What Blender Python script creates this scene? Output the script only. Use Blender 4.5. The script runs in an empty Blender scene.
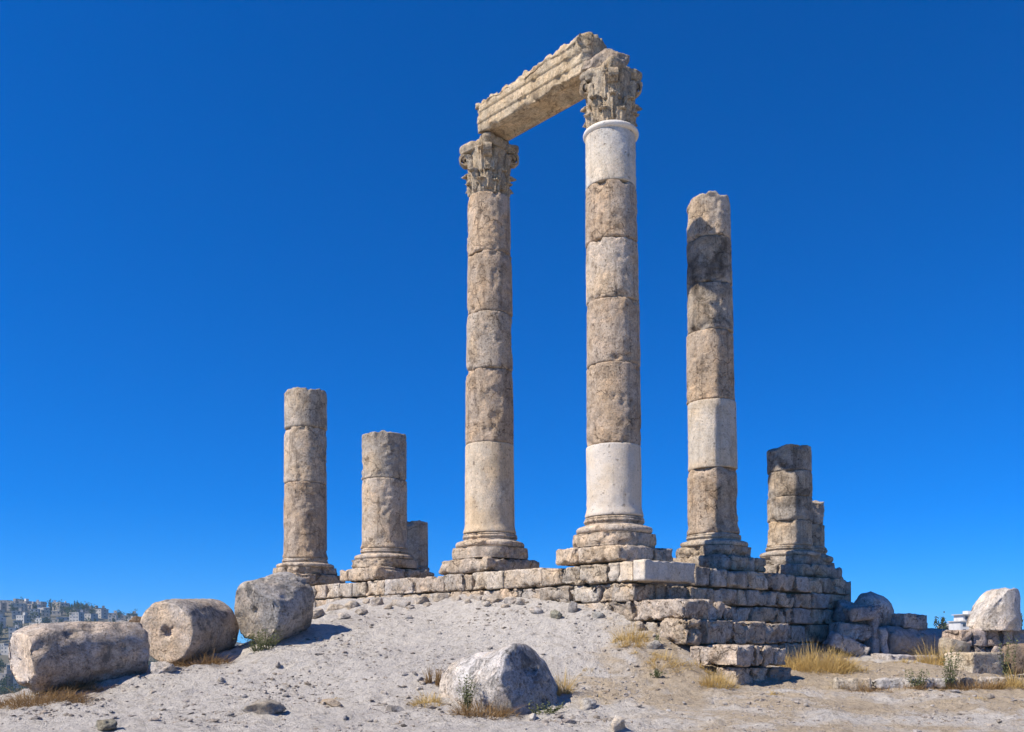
import bpy, math, random
import numpy as np
from mathutils import Vector, Matrix

random.seed(7)
RNG = np.random.default_rng(11)
S = bpy.context.scene
COL = S.collection

# ------------------------------------------------------------------ camera, sky, sun, exposure
F_PX, CX, HZ, EYE = 948.0, 512.0, 637.0, 1.65
cam_d = bpy.data.cameras.new('camera')
cam_d.sensor_width = 36.0
cam_d.lens = F_PX / 1024 * 36
cam_d.shift_y = (HZ - 366) / 1024
cam_d.clip_start, cam_d.clip_end = 0.1, 20000
cam = bpy.data.objects.new('camera', cam_d)
cam.location = (0, 0, EYE)
cam.rotation_euler = (math.radians(90), 0, 0)
COL.objects.link(cam)
S.camera = cam

SUN_EL, SUN_PHI = math.radians(46), math.radians(26)     # the sun stands to the left, a little behind the camera
sun_vec = Vector((-math.cos(SUN_PHI) * math.cos(SUN_EL), -math.sin(SUN_PHI) * math.cos(SUN_EL), math.sin(SUN_EL)))
world = bpy.data.worlds.new('World')
S.world = world
world.use_nodes = True
wn = world.node_tree.nodes
sky = wn.new('ShaderNodeTexSky')
sky.sky_type = 'NISHITA'
sky.sun_disc = False
sky.sun_elevation = SUN_EL
sky.sun_rotation = math.atan2(sun_vec.x, sun_vec.y)
sky.altitude = 900
sky.air_density, sky.dust_density, sky.ozone_density = 1.0, 0.25, 5.0
hsv = wn.new('ShaderNodeHueSaturation')
hsv.inputs['Saturation'].default_value = 1.45
hsv.inputs['Hue'].default_value = 0.5
WL = world.node_tree.links
tcw = wn.new('ShaderNodeTexCoord'); upv = wn.new('ShaderNodeVectorMath'); upv.operation = 'ADD'
upv.inputs[1].default_value = (0, 0, 0.10)              # thin dry upland air: the sky keeps its depth down to the horizon
WL.new(tcw.outputs['Generated'], upv.inputs[0]); WL.new(upv.outputs[0], sky.inputs[0])
gam = wn.new('ShaderNodeGamma'); gam.inputs[1].default_value = 1.12
tnt = wn.new('ShaderNodeMix'); tnt.data_type = 'RGBA'; tnt.blend_type = 'MULTIPLY'; tnt.inputs[0].default_value = 1
tnt.inputs[7].default_value = (0.39, 0.70, 0.84, 1)
WL.new(sky.outputs[0], hsv.inputs['Color']); WL.new(hsv.outputs[0], gam.inputs[0]); WL.new(gam.outputs[0], tnt.inputs[6])
WL.new(tnt.outputs[2], wn['Background'].inputs['Color'])
wn['Background'].inputs['Strength'].default_value = 0.13

sun_d = bpy.data.lights.new('sun', 'SUN')
sun_d.energy = 5.0
sun_d.angle = math.radians(0.5)
sun_d.color = (1.0, 0.93, 0.82)
sun = bpy.data.objects.new('sun', sun_d)
sun.rotation_euler = sun_vec.to_track_quat('Z', 'Y').to_euler()
sun.location = (-60, -30, 80)
COL.objects.link(sun)

S.view_settings.view_transform = 'Standard'
S.view_settings.look = 'None'
S.view_settings.gamma = 1
S.view_settings.use_curve_mapping = False
S.view_settings.exposure = 0.45
S.render.engine = 'CYCLES'
S.cycles.max_bounces = 6
S.cycles.volume_bounces = 0


# ------------------------------------------------------------------ numeric helpers
def P(px, py, Y):                      # a sight line of the survey photo met at depth Y
    return np.array([(px - CX) / F_PX * Y, Y, EYE + (HZ - py) / F_PX * Y])


def _hash(ix, iy, iz, seed):
    h = (ix.astype(np.int64) * 374761393 + iy.astype(np.int64) * 668265263 + iz.astype(np.int64) * 2147483647 + seed * 974634777) & 0xFFFFFFFF
    h = ((h ^ (h >> 13)) * 1274126177) & 0xFFFFFFFF
    h = ((h ^ (h >> 15)) * 2246822519) & 0xFFFFFFFF
    h = h ^ (h >> 16)
    return (h & 0xFFFFFF) / float(0x7FFFFF) - 1.0


def vnoise(p, seed=0):
    p = np.asarray(p, float)
    i = np.floor(p).astype(np.int64)
    f = p - i
    u = f * f * f * (f * (f * 6 - 15) + 10)
    x, y, z = i[:, 0], i[:, 1], i[:, 2]
    def lerp(a, b, t): return a + (b - a) * t
    c = [[[_hash(x + a, y + b, z + d, seed) for d in (0, 1)] for b in (0, 1)] for a in (0, 1)]
    x0 = lerp(lerp(c[0][0][0], c[0][0][1], u[:, 2]), lerp(c[0][1][0], c[0][1][1], u[:, 2]), u[:, 1])
    x1 = lerp(lerp(c[1][0][0], c[1][0][1], u[:, 2]), lerp(c[1][1][0], c[1][1][1], u[:, 2]), u[:, 1])
    return lerp(x0, x1, u[:, 0])


def fbm(p, scale, octaves=4, seed=0, gain=0.5):
    p = np.asarray(p, float) * scale
    out = np.zeros(len(p)); amp = 1.0; tot = 0
    for k in range(octaves):
        out += amp * vnoise(p + 17.3 * k, seed + k)
        tot += amp; amp *= gain; p = p * 2.03
    return out / tot


def sstep(a, b, x):
    t = np.clip((x - a) / (b - a), 0, 1)
    return t * t * (3 - 2 * t)


_seed = [100]
def nseed():
    _seed[0] += 1
    return _seed[0]


# ------------------------------------------------------------------ object helpers
def mesh_obj(name, v, f, mat, parent=None, smooth=True, color=(1, 1, 1, 0), mats=None, midx=None):
    me = bpy.data.meshes.new(name)
    me.from_pydata([tuple(map(float, a)) for a in v], [], [tuple(map(int, a)) for a in f])
    if mats:
        for m in mats: me.materials.append(m)
        me.polygons.foreach_set('material_index', np.asarray(midx, dtype=np.int32))
    else:
        me.materials.append(mat)
    me.polygons.foreach_set('use_smooth', [bool(smooth)] * len(me.polygons))
    me.update()
    o = bpy.data.objects.new(name, me)
    o.color = color
    COL.objects.link(o)
    if parent is not None: o.parent = parent
    return o


def empty(name, loc, rz=0):
    o = bpy.data.objects.new(name, None)
    o.location = tuple(map(float, loc)); o.rotation_euler = (0, 0, rz)
    o.empty_display_size = 0.3
    COL.objects.link(o)
    return o


def tag(o, label=None, cat=None, group=None, kind=None):
    if label: o['label'] = label
    if cat: o['category'] = cat
    if group: o['group'] = group
    if kind: o['kind'] = kind
    return o


class Geo:                              # gathers pieces of ONE mesh
    def __init__(s): s.v = []; s.f = []; s.m = []; s.n = 0
    def add(s, v, f, m=0):
        v = np.asarray(v, float)
        s.v.append(v); s.f += [tuple(i + s.n for i in q) for q in f]; s.m += [m] * len(f); s.n += len(v)
    def box(s, c, d, m=0, rz=0.0):
        x, y, z = np.array(d) / 2
        v = np.array([[-x, -y, -z], [x, -y, -z], [x, y, -z], [-x, y, -z], [-x, -y, z], [x, -y, z], [x, y, z], [-x, y, z]])
        if rz:
            c_, s_ = math.cos(rz), math.sin(rz)
            v = v @ np.array([[c_, s_, 0], [-s_, c_, 0], [0, 0, 1]])
        s.add(v + np.array(c), [(0, 3, 2, 1), (4, 5, 6, 7), (0, 1, 5, 4), (1, 2, 6, 5), (2, 3, 7, 6), (3, 0, 4, 7)], m)
    def verts(s): return np.vstack(s.v)
    def build(s, name, mat=None, parent=None, smooth=True, color=(1, 1, 1, 0), mats=None):
        return mesh_obj(name, s.verts(), s.f, mat, parent, smooth, color, mats, s.m if mats else None)


# ------------------------------------------------------------------ shape generators
def lathe(prof, n=64):
    """Rings of (radius, z); a centre point closes each end."""
    a = np.arange(n) / n * 2 * math.pi
    v = [np.stack([r * np.cos(a), r * np.sin(a), np.full(n, z)], 1) for r, z in prof]
    f = []
    for k in range(len(prof) - 1):
        for i in range(n):
            j = (i + 1) % n
            f.append((k * n + i, k * n + j, (k + 1) * n + j, (k + 1) * n + i))
    v = np.vstack(v + [np.array([[0, 0, prof[0][1]], [0, 0, prof[-1][1]]])])
    b, t = len(v) - 2, len(v) - 1
    L = (len(prof) - 1) * n
    for i in range(n):
        j = (i + 1) % n
        f.append((b, j, i)); f.append((t, L + i, L + j))
    return v, f


def drum_geo(h, r0, r1, seed, n=80, wear=1.0, top_break=0.0, groove=0.02, smoothness=0.0):
    """One drum of a shaft, base at z=0; chipped arrises, gouges, optional ragged top."""
    nz = max(8, int(h / 0.05))
    zs = [0, 0.012, 0.03] + list(np.linspace(0.07, h - 0.07, nz)) + [h - 0.03, h - 0.012, h]
    prof = [(0.25 * r0, 0), (0.6 * r0, 0), (0.88 * r0, 0)]
    for z in zs:
        r = r0 + (r1 - r0) * z / h
        e = min(z, h - z)
        if e < 0.03: r -= groove * (1 - e / 0.03)
        prof.append((r, z))
    prof += [(0.9 * r1, h), (0.7 * r1, h), (0.45 * r1, h), (0.2 * r1, h)]
    v, f = lathe(prof, n)
    rad = np.hypot(v[:, 0], v[:, 1])
    side = sstep(0.7, 0.95, rad / (r0 + (r1 - r0) * v[:, 2] / h))
    e = np.minimum(v[:, 2], h - v[:, 2])
    q = v + seed * 3.7
    d = 0.016 * fbm(q, 1.3, 4, seed) + 0.008 * fbm(q, 9, 3, seed + 5)
    chip = sstep(0.12, 0.55, fbm(q, 2.6, 3, seed + 9)) * sstep(0.25, 0.0, e) * 0.13
    goug = sstep(0.24, 0.29, fbm(q * np.array([1, 1, 0.6]), 1.9, 5, seed + 14)) * 0.035 
    belt = sstep(.02, .2, fbm(q * np.array([1, 1, .45]), 1.1, 3, seed + 41))
    d = d + belt * (-.018 + .034 * fbm(q, 8.5, 3, seed + 42))
    chip2 = sstep(0.2, 0.5, fbm(q, 9, 2, seed + 21)) * sstep(0.05, 0.0, e) * 0.03
    k = wear * (1 - smoothness)
    d = d * (0.4 + 0.6 * k) - (chip + goug + chip2) * k
    s = 1 + d * side / np.maximum(rad, 0.05)
    v[:, 0] *= s; v[:, 1] *= s
    if top_break > 0:
        w = sstep(h - 0.75 * top_break - 0.12, h, v[:, 2])
        nn = fbm(q * np.array([1, 1, 0.2]), 1.1, 4, seed + 31)
        v[:, 2] += w * (nn - 0.25) * top_break + w * 0.05 * fbm(q, 8, 2, seed + 33)
    return v, f


def rbox(dx, dy, dz, seed, r=0.05, step=0.06, amp=0.02, rough=1.0, chips=1.0, maxn=30):
    """A hewn block, centred, edges rounded and chipped, faces uneven."""
    ns = [int(min(maxn, max(4, d / step))) for d in (dx, dy, dz)]
    idx = {}; V = []; Fc = []
    def vid(i, j, k):
        if (i, j, k) not in idx:
            idx[(i, j, k)] = len(V)
            V.append(((i / ns[0] - .5) * dx, (j / ns[1] - .5) * dy, (k / ns[2] - .5) * dz))
        return idx[(i, j, k)]
    X, Y, Z = ns
    for i in range(X):
        for j in range(Y):
            Fc.append((vid(i, j, 0), vid(i, j + 1, 0), vid(i + 1, j + 1, 0), vid(i + 1, j, 0)))
            Fc.append((vid(i, j, Z), vid(i + 1, j, Z), vid(i + 1, j + 1, Z), vid(i, j + 1, Z)))
    for i in range(X):
        for k in range(Z):
            Fc.append((vid(i, 0, k), vid(i + 1, 0, k), vid(i + 1, 0, k + 1), vid(i, 0, k + 1)))
            Fc.append((vid(i, Y, k), vid(i, Y, k + 1), vid(i + 1, Y, k + 1), vid(i + 1, Y, k)))
    for j in range(Y):
        for k in range(Z):
            Fc.append((vid(0, j, k), vid(0, j, k + 1), vid(0, j + 1, k + 1), vid(0, j + 1, k)))
            Fc.append((vid(X, j, k), vid(X, j + 1, k), vid(X, j + 1, k + 1), vid(X, j, k + 1)))
    v = np.array(V)
    half = np.array([dx, dy, dz]) / 2
    r = min(r, half.min() * 0.95)
    r = r * 0.55
    inner = np.clip(v, -(half - r), half - r)
    dv = v - inner
    L = np.linalg.norm(dv, axis=1); L[L == 0] = 1
    nrm = dv / L[:, None]
    v = inner + nrm * r
    q = v + seed * 5.1
    # closeness to an arris
    srt = np.sort((half - np.abs(v)), axis=1)
    edge = sstep(0.22, 0.0, srt[:, 1])
    d = amp * (fbm(q, 1.6, 4, seed) + 0.6 * rough * fbm(q, 6, 3, seed + 4))
    d -= chips * edge * sstep(0.05, 0.4, fbm(q, 3.0, 4, seed + 8)) * 0.13 * min(1, 2 * half.min() / 0.5)
    d -= rough * sstep(0.18, 0.3, fbm(q, 2.7, 4, seed + 12)) * amp * 1.8
    d += rough * 0.35 * amp * fbm(q, 15, 2, seed + 17)
    return v + nrm * d[:, None], Fc


_ico = {}
def ico(sub):
    if sub not in _ico:
        import bmesh
        b = bmesh.new()
        bmesh.ops.create_icosphere(b, subdivisions=sub, radius=1)
        b.verts.ensure_lookup_table()
        _ico[sub] = (np.array([x.co[:] for x in b.verts]), [tuple(x.index for x in q.verts) for q in b.faces])
        b.free()
    v, f = _ico[sub]
    return v.copy(), f


def rock(dims, seed, sub=4, facets=9, flat=0.75, amp=0.06, boxy=0.0):
    v, f = ico(sub)
    rg = np.random.default_rng(seed)
    if boxy:
        m = np.abs(v).max(1, keepdims=True)
        v = v * (1 - boxy) + (v / m) * 0.85 * boxy
    for k in range(facets):
        n = rg.normal(size=3); n /= np.linalg.norm(n)
        d = v @ n - rg.uniform(0.55, 0.85)
        v -= np.where(d > 0, d, 0)[:, None] * n * flat
    q = v + seed * 2.3
    v *= (1 + amp * 1.5 * fbm(q, 1.3, 3, seed) + amp * fbm(q, 4, 4, seed + 3))[:, None]
    return v * np.array(dims) / 2, f


def rotm(rx=0, ry=0, rz=0):
    return np.array(Matrix.Rotation(rz, 3, 'Z') @ Matrix.Rotation(ry, 3, 'Y') @ Matrix.Rotation(rx, 3, 'X'))


def tuft(n, rad, h, lean=0.5, width=0.012, seed=0, elong=(1, 1), droop=0.5, gz=None, seeds=False):
    rg = np.random.default_rng(seed)
    g = Geo()
    nc = max(3, n // 35)
    ca, cr = rg.uniform(0, 2 * math.pi, nc), rad * np.sqrt(rg.uniform(0, 1, nc))
    ch = rg.uniform(.55, 1.15, nc)
    for k in range(n):
        j = rg.integers(nc)
        px_ = cr[j] * math.cos(ca[j]) + rg.normal() * rad * .13; py_ = cr[j] * math.sin(ca[j]) + rg.normal() * rad * .13
        rr = min(rad, math.hypot(px_, py_)); a = math.atan2(py_, px_)
        bx, by = rr * math.cos(a) * elong[0], rr * math.sin(a) * elong[1]
        bz = gz(bx, by) if gz else 0.0
        thatch = rg.random() < .35
        if thatch: bx *= 1.35; by *= 1.35
        L = h * (rg.uniform(.2, .5) if thatch else rg.uniform(0.35, 1.15)) * ch[j] * (1 - 0.4 * rr / rad)
        az = a + rg.normal() * 1.3
        ln = lean * rg.uniform(0.1, 1.2) * (0.3 + rr / rad) * (2.2 if thatch else 1)
        d = np.array([math.cos(az), math.sin(az)])
        w = width * rg.uniform(0.6, 1.3)
        s = rg.uniform(0, math.pi)
        p = np.array([math.cos(s), math.sin(s), 0]) * w / 2
        pts = []
        for t in (0, 0.4, 0.75, 1.0):
            off = L * ln * (t + droop * t * t)
            pts.append(np.array([bx + d[0] * off, by + d[1] * off, bz + L * (t - 0.35 * ln * t * t) - 0.03]))
        v = [pts[0] - p, pts[0] + p, pts[1] - p * .9, pts[1] + p * .9, pts[2] - p * .6, pts[2] + p * .6, pts[3]]
        f = [(0, 1, 3, 2), (2, 3, 5, 4), (4, 5, 6)]
        g.add(v, f)
    return g


def weed_geo(n, rad, h, seed, gz, elong):
    """wiry branching stems from a few crowns, small leaves along them"""
    rg = np.random.default_rng(seed)
    g = Geo()
    for k in range(max(9, n // 9)):
        rr = rad * .32 * math.sqrt(rg.uniform()); a = rg.uniform(0, 6.3)
        p = np.array([rr * math.cos(a) * elong[0], rr * math.sin(a) * elong[1], 0.0]); p[2] = gz(p[0], p[1]) - .02
        L = h * rg.uniform(.45, 1.1); az = rg.uniform(0, 6.3)
        out = rad * rg.uniform(.1, .75)
        q = p + np.array([math.cos(az) * out * elong[0], math.sin(az) * out * elong[1], L])
        prev = p
        for i in range(1, 9):
            t = i / 8
            c = p + (q - p) * t + np.array([0, 0, .25 * L * math.sin(t * 3.1)]) * .3
            w = np.array([.004, .003, 0]) * (1.3 - t)
            g.add([prev - w, prev + w, c + w, c - w], [(0, 1, 2, 3)])
            for j in range(2 if i > 1 else 0):
                s = .05 * rg.uniform(.5, 1.3); R = rotm(rg.uniform(-.9, .9), rg.uniform(-.9, .9), rg.uniform(0, 6.3))
                v = np.array([[0, 0, 0], [s * .5, -s * .28, .01], [s, 0, 0], [s * .5, s * .28, .01]]) @ R.T + c
                g.add(v, [(0, 1, 2, 3)])
            prev = c
    return g


def leaf_cloud(n, rad, h, size, seed, gz=None, elong=(1, 1), squash=1.0, hollow=0.0):
    rg = np.random.default_rng(seed)
    g = Geo()
    cl = rg.normal(size=(max(4, n // 22), 3)) * 0.45
    for k in range(n):
        c = cl[rg.integers(len(cl))] + rg.normal(size=3) * 0.2
        x, y = c[0] * rad * elong[0], c[1] * rad * elong[1]
        z = (0.45 + c[2] * 0.55) * h
        if z < 0: z = -z * 0.5
        if gz: z += gz(x, y)
        s = size * rg.uniform(0.5, 1.4)
        R = rotm(rg.uniform(0, 6.3), rg.uniform(0, 6.3), rg.uniform(0, 6.3))
        q = np.array([[-s, 0, 0], [0, -s * .45, 0.1 * s], [s, 0, 0], [0, s * .45, 0.1 * s]]) @ R.T
        g.add(q + np.array([x, y, z]), [(0, 1, 2, 3)])
    return g


# ------------------------------------------------------------------ materials
def nodes_of(m):
    m.use_nodes = True
    nt = m.node_tree
    b = nt.nodes['Principled BSDF']
    b.inputs['Roughness'].default_value = 0.92
    b.inputs['Specular IOR Level'].default_value = 0.2
    return nt, nt.nodes, nt.links, b


def stone_material(name, bump=0.5, speck=1.0, lichen=0.0, streak=0.5, scale=1.0, gain=None, mot=1.0, crk=0.6):
    m = bpy.data.materials.new(name)
    nt, N, L, b = nodes_of(m)
    tc = N.new('ShaderNodeTexCoord'); oi = N.new('ShaderNodeObjectInfo')
    mul = N.new('ShaderNodeVectorMath'); mul.operation = 'MULTIPLY_ADD'
    cmb = N.new('ShaderNodeCombineXYZ')
    r50 = N.new('ShaderNodeMath'); r50.operation = 'MULTIPLY'; r50.inputs[1].default_value = 57.0
    L.new(oi.outputs['Random'], r50.inputs[0])
    for i in range(3): L.new(r50.outputs[0], cmb.inputs[i])
    mul.inputs[1].default_value = (scale, scale, scale)
    L.new(tc.outputs['Object'], mul.inputs[0]); L.new(cmb.outputs[0], mul.inputs[2])
    co = mul.outputs[0]

    def noise(s, det=6, rough=0.6, vec=None, dist=0.0):
        n = N.new('ShaderNodeTexNoise'); n.inputs['Scale'].default_value = s
        n.inputs['Detail'].default_value = det; n.inputs['Roughness'].default_value = rough
        n.inputs['Distortion'].default_value = dist
        L.new(vec if vec is not None else co, n.inputs['Vector'])
        return n.outputs['Fac']

    def ramp(src, a, c, lo=0.0, hi=1.0):
        r = N.new('ShaderNodeMapRange'); r.inputs['From Min'].default_value = a; r.inputs['From Max'].default_value = c
        r.inputs['To Min'].default_value = lo; r.inputs['To Max'].default_value = hi
        r.interpolation_type = 'SMOOTHSTEP'
        L.new(src, r.inputs['Value']); return r.outputs[0]

    def mix(fac, a, c, mode='MIX'):
        x = N.new('ShaderNodeMix'); x.data_type = 'RGBA'; x.blend_type = mode
        if isinstance(fac, float): x.inputs[0].default_value = fac
        else: L.new(fac, x.inputs[0])
        for s, val in ((6, a), (7, c)):
            if isinstance(val, tuple): x.inputs[s].default_value = val
            else: L.new(val, x.inputs[s])
        return x.outputs[2]

    def math_(op, a, c):
        x = N.new('ShaderNodeMath'); x.operation = op
        for s, val in ((0, a), (1, c)):
            if isinstance(val, (int, float)): x.inputs[s].default_value = val
            else: L.new(val, x.inputs[s])
        return x.outputs[0]

    base = oi.outputs['Color']
    if gain: base = mix(1.0, base, gain + (1,), 'MULTIPLY')
    n_big = noise(0.9, 5, 0.55)
    n_mid = noise(3.2, 8, 0.68, dist=0.4)
    n_fin = noise(19, 6, 0.75)
    n_sp = noise(60, 3, 0.7)
    c = mix(ramp(n_big, 0.38, 0.62), base, mix(1.0, base, (1.07, 0.98, 0.85, 1), 'MULTIPLY'))
    c = mix(ramp(n_mid, 0.48, 0.60, 0, 0.7 * mot), c, mix(1.0, c, (0.70, 0.69, 0.68, 1), 'MULTIPLY'))
    c = mix(ramp(n_fin, 0.52, 0.62, 0, 0.8 * mot), c, mix(1.0, c, (0.62, 0.60, 0.56, 1), 'MULTIPLY'))
    c = mix(ramp(n_fin, 0.46, 0.36, 0, 0.7 * mot), c, mix(1.0, c, (1.28, 1.26, 1.22, 1), 'MULTIPLY'))
    c = mix(ramp(n_sp, 0.52, 0.64, 0, 0.75 * speck), c, mix(1.0, c, (0.45, 0.43, 0.40, 1), 'MULTIPLY'))
    # belts weathered rough: greyer, eaten into small sharp hollows
    mpz = N.new('ShaderNodeMapping'); mpz.inputs['Scale'].default_value = (1.25, 1.25, 0.5); L.new(co, mpz.inputs['Vector'])
    belt = ramp(noise(0.9, 3, 0.5, mpz.outputs[0], 0.5), 0.50, 0.60, 0, 1.0 * mot)
    eat = N.new('ShaderNodeTexVoronoi'); eat.inputs['Scale'].default_value = 11.0; L.new(co, eat.inputs['Vector'])
    holl = math_('MULTIPLY', belt, ramp(math_('ADD', eat.outputs['Distance'], math_('MULTIPLY', n_fin, 0.6)), 0.62, 0.50))
    c = mix(math_('MULTIPLY', belt, 0.45), c, mix(1.0, c, (0.80, 0.81, 0.83, 1), 'MULTIPLY'))
    c = mix(math_('MULTIPLY', holl, 0.55), c, mix(1.0, c, (0.42, 0.40, 0.37, 1), 'MULTIPLY'))
    # hairline cracks
    ck = N.new('ShaderNodeTexVoronoi'); ck.feature = 'DISTANCE_TO_EDGE'; ck.inputs['Scale'].default_value = 0.9
    wv = N.new('ShaderNodeVectorMath'); wv.operation = 'MULTIPLY_ADD'; wv.inputs[1].default_value = (.5, .5, .5)
    nv_ = N.new('ShaderNodeTexNoise'); nv_.inputs['Scale'].default_value = 3; nv_.inputs['Detail'].default_value = 6; L.new(co, nv_.inputs['Vector'])
    L.new(nv_.outputs['Color'], wv.inputs[0]); L.new(co, wv.inputs[2]); L.new(wv.outputs[0], ck.inputs['Vector'])
    crack = math_('MULTIPLY', ramp(ck.outputs['Distance'], 0.016, 0.004), ramp(n_big, 0.46, 0.54))
    c = mix(math_('MULTIPLY', crack, crk), c, mix(1.0, c, (0.28, 0.25, 0.22, 1), 'MULTIPLY'))
    # crust that has flaked off with hard edges, paler fresh stone beneath
    fl = noise(2.1, 10, 0.72, dist=0.25)
    c = mix(ramp(fl, 0.525, 0.545, 0, 0.8 * mot), c, mix(1.0, c, (1.22, 1.17, 1.12, 1), 'MULTIPLY'))
    c = mix(ramp(fl, 0.455, 0.40, 0, 0.75 * mot), c, mix(1.0, c, (0.62, 0.60, 0.58, 1), 'MULTIPLY'))
    # run-off streaks
    mp = N.new('ShaderNodeMapping'); mp.inputs['Scale'].default_value = (4.5, 4.5, 0.45); L.new(co, mp.inputs['Vector'])
    st = noise(1.0, 6, 0.65, mp.outputs[0], 0.6)
    c = mix(ramp(st, 0.5, 0.68, 0, streak), c, mix(1.0, c, (0.42, 0.40, 0.38, 1), 'MULTIPLY'))
    # grey-green lichen
    if lichen:
        ln = noise(2.3, 9, 0.75, dist=0.8)
        c = mix(ramp(ln, 0.5, 0.62, 0, lichen), c, (0.115, 0.112, 0.105, 1))
    # soot, black weathering, painted shade, as much as the object's own alpha asks for
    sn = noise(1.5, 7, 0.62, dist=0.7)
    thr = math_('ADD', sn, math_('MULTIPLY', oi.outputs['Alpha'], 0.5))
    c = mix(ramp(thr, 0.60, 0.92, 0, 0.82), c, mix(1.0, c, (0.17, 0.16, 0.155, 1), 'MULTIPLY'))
    # pits
    pit = ramp(noise(7.5, 3, 0.5, dist=0.3), 0.655, 0.70)
    pit2 = ramp(noise(28, 2, 0.5), 0.64, 0.70)
    pits = math_('MAXIMUM', pit, math_('MULTIPLY', pit2, 0.7))
    c = mix(math_('MULTIPLY', pits, 0.6), c, mix(1.0, c, (0.30, 0.27, 0.24, 1), 'MULTIPLY'))
    L.new(c, b.inputs['Base Color'])
    hgt = math_('ADD', math_('MULTIPLY', n_mid, 0.8), math_('MULTIPLY', n_fin, 0.45))
    hgt = math_('ADD', hgt, math_('MULTIPLY', n_sp, 0.12))
    hgt = math_('SUBTRACT', hgt, math_('MULTIPLY', pits, 0.45))
    hgt = math_('SUBTRACT', hgt, math_('MULTIPLY', holl, 0.35))
    hgt = math_('SUBTRACT', hgt, math_('MULTIPLY', crack, 0.6 * crk))
    hgt = math_('SUBTRACT', hgt, math_('MULTIPLY', ramp(fl, 0.525, 0.55), 0.16))
    bp = N.new('ShaderNodeBump'); bp.inputs['Strength'].default_value = bump; bp.inputs['Distance'].default_value = 0.06
    L.new(hgt, bp.inputs['Height']); L.new(bp.outputs[0], b.inputs['Normal'])
    return m


M_drum = stone_material('weathered_limestone', bump=0.85, streak=0.6)
M_white = stone_material('restored_limestone', bump=0.4, speck=0.4, streak=0.25, mot=0.25, crk=0.06)
M_pale = stone_material('pale_sawn_limestone', bump=0.6, speck=0.6, streak=0.35, mot=0.6, crk=0.1)
M_block = stone_material('hewn_limestone', bump=1.0, lichen=0.25, streak=0.4)
M_lichen = stone_material('lichened_limestone', bump=1.0, lichen=0.75, streak=0.3, crk=0.22)
M_carve = stone_material('carved_limestone', bump=0.9, lichen=0.55, streak=0.5, scale=1.6)
M_cut = stone_material('fresh_broken_limestone', bump=0.8, lichen=0.0, streak=0.2, gain=(1.30, 1.27, 1.22), crk=0.15)
M_crust = stone_material('dark_crusted_limestone', bump=1.0, lichen=0.8, streak=0.3, gain=(.66, .69, .73), crk=0.2)
M_rock = stone_material('rubble_stone', bump=0.8, lichen=0.3, streak=0.1, scale=2.0, crk=0.2)


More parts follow.
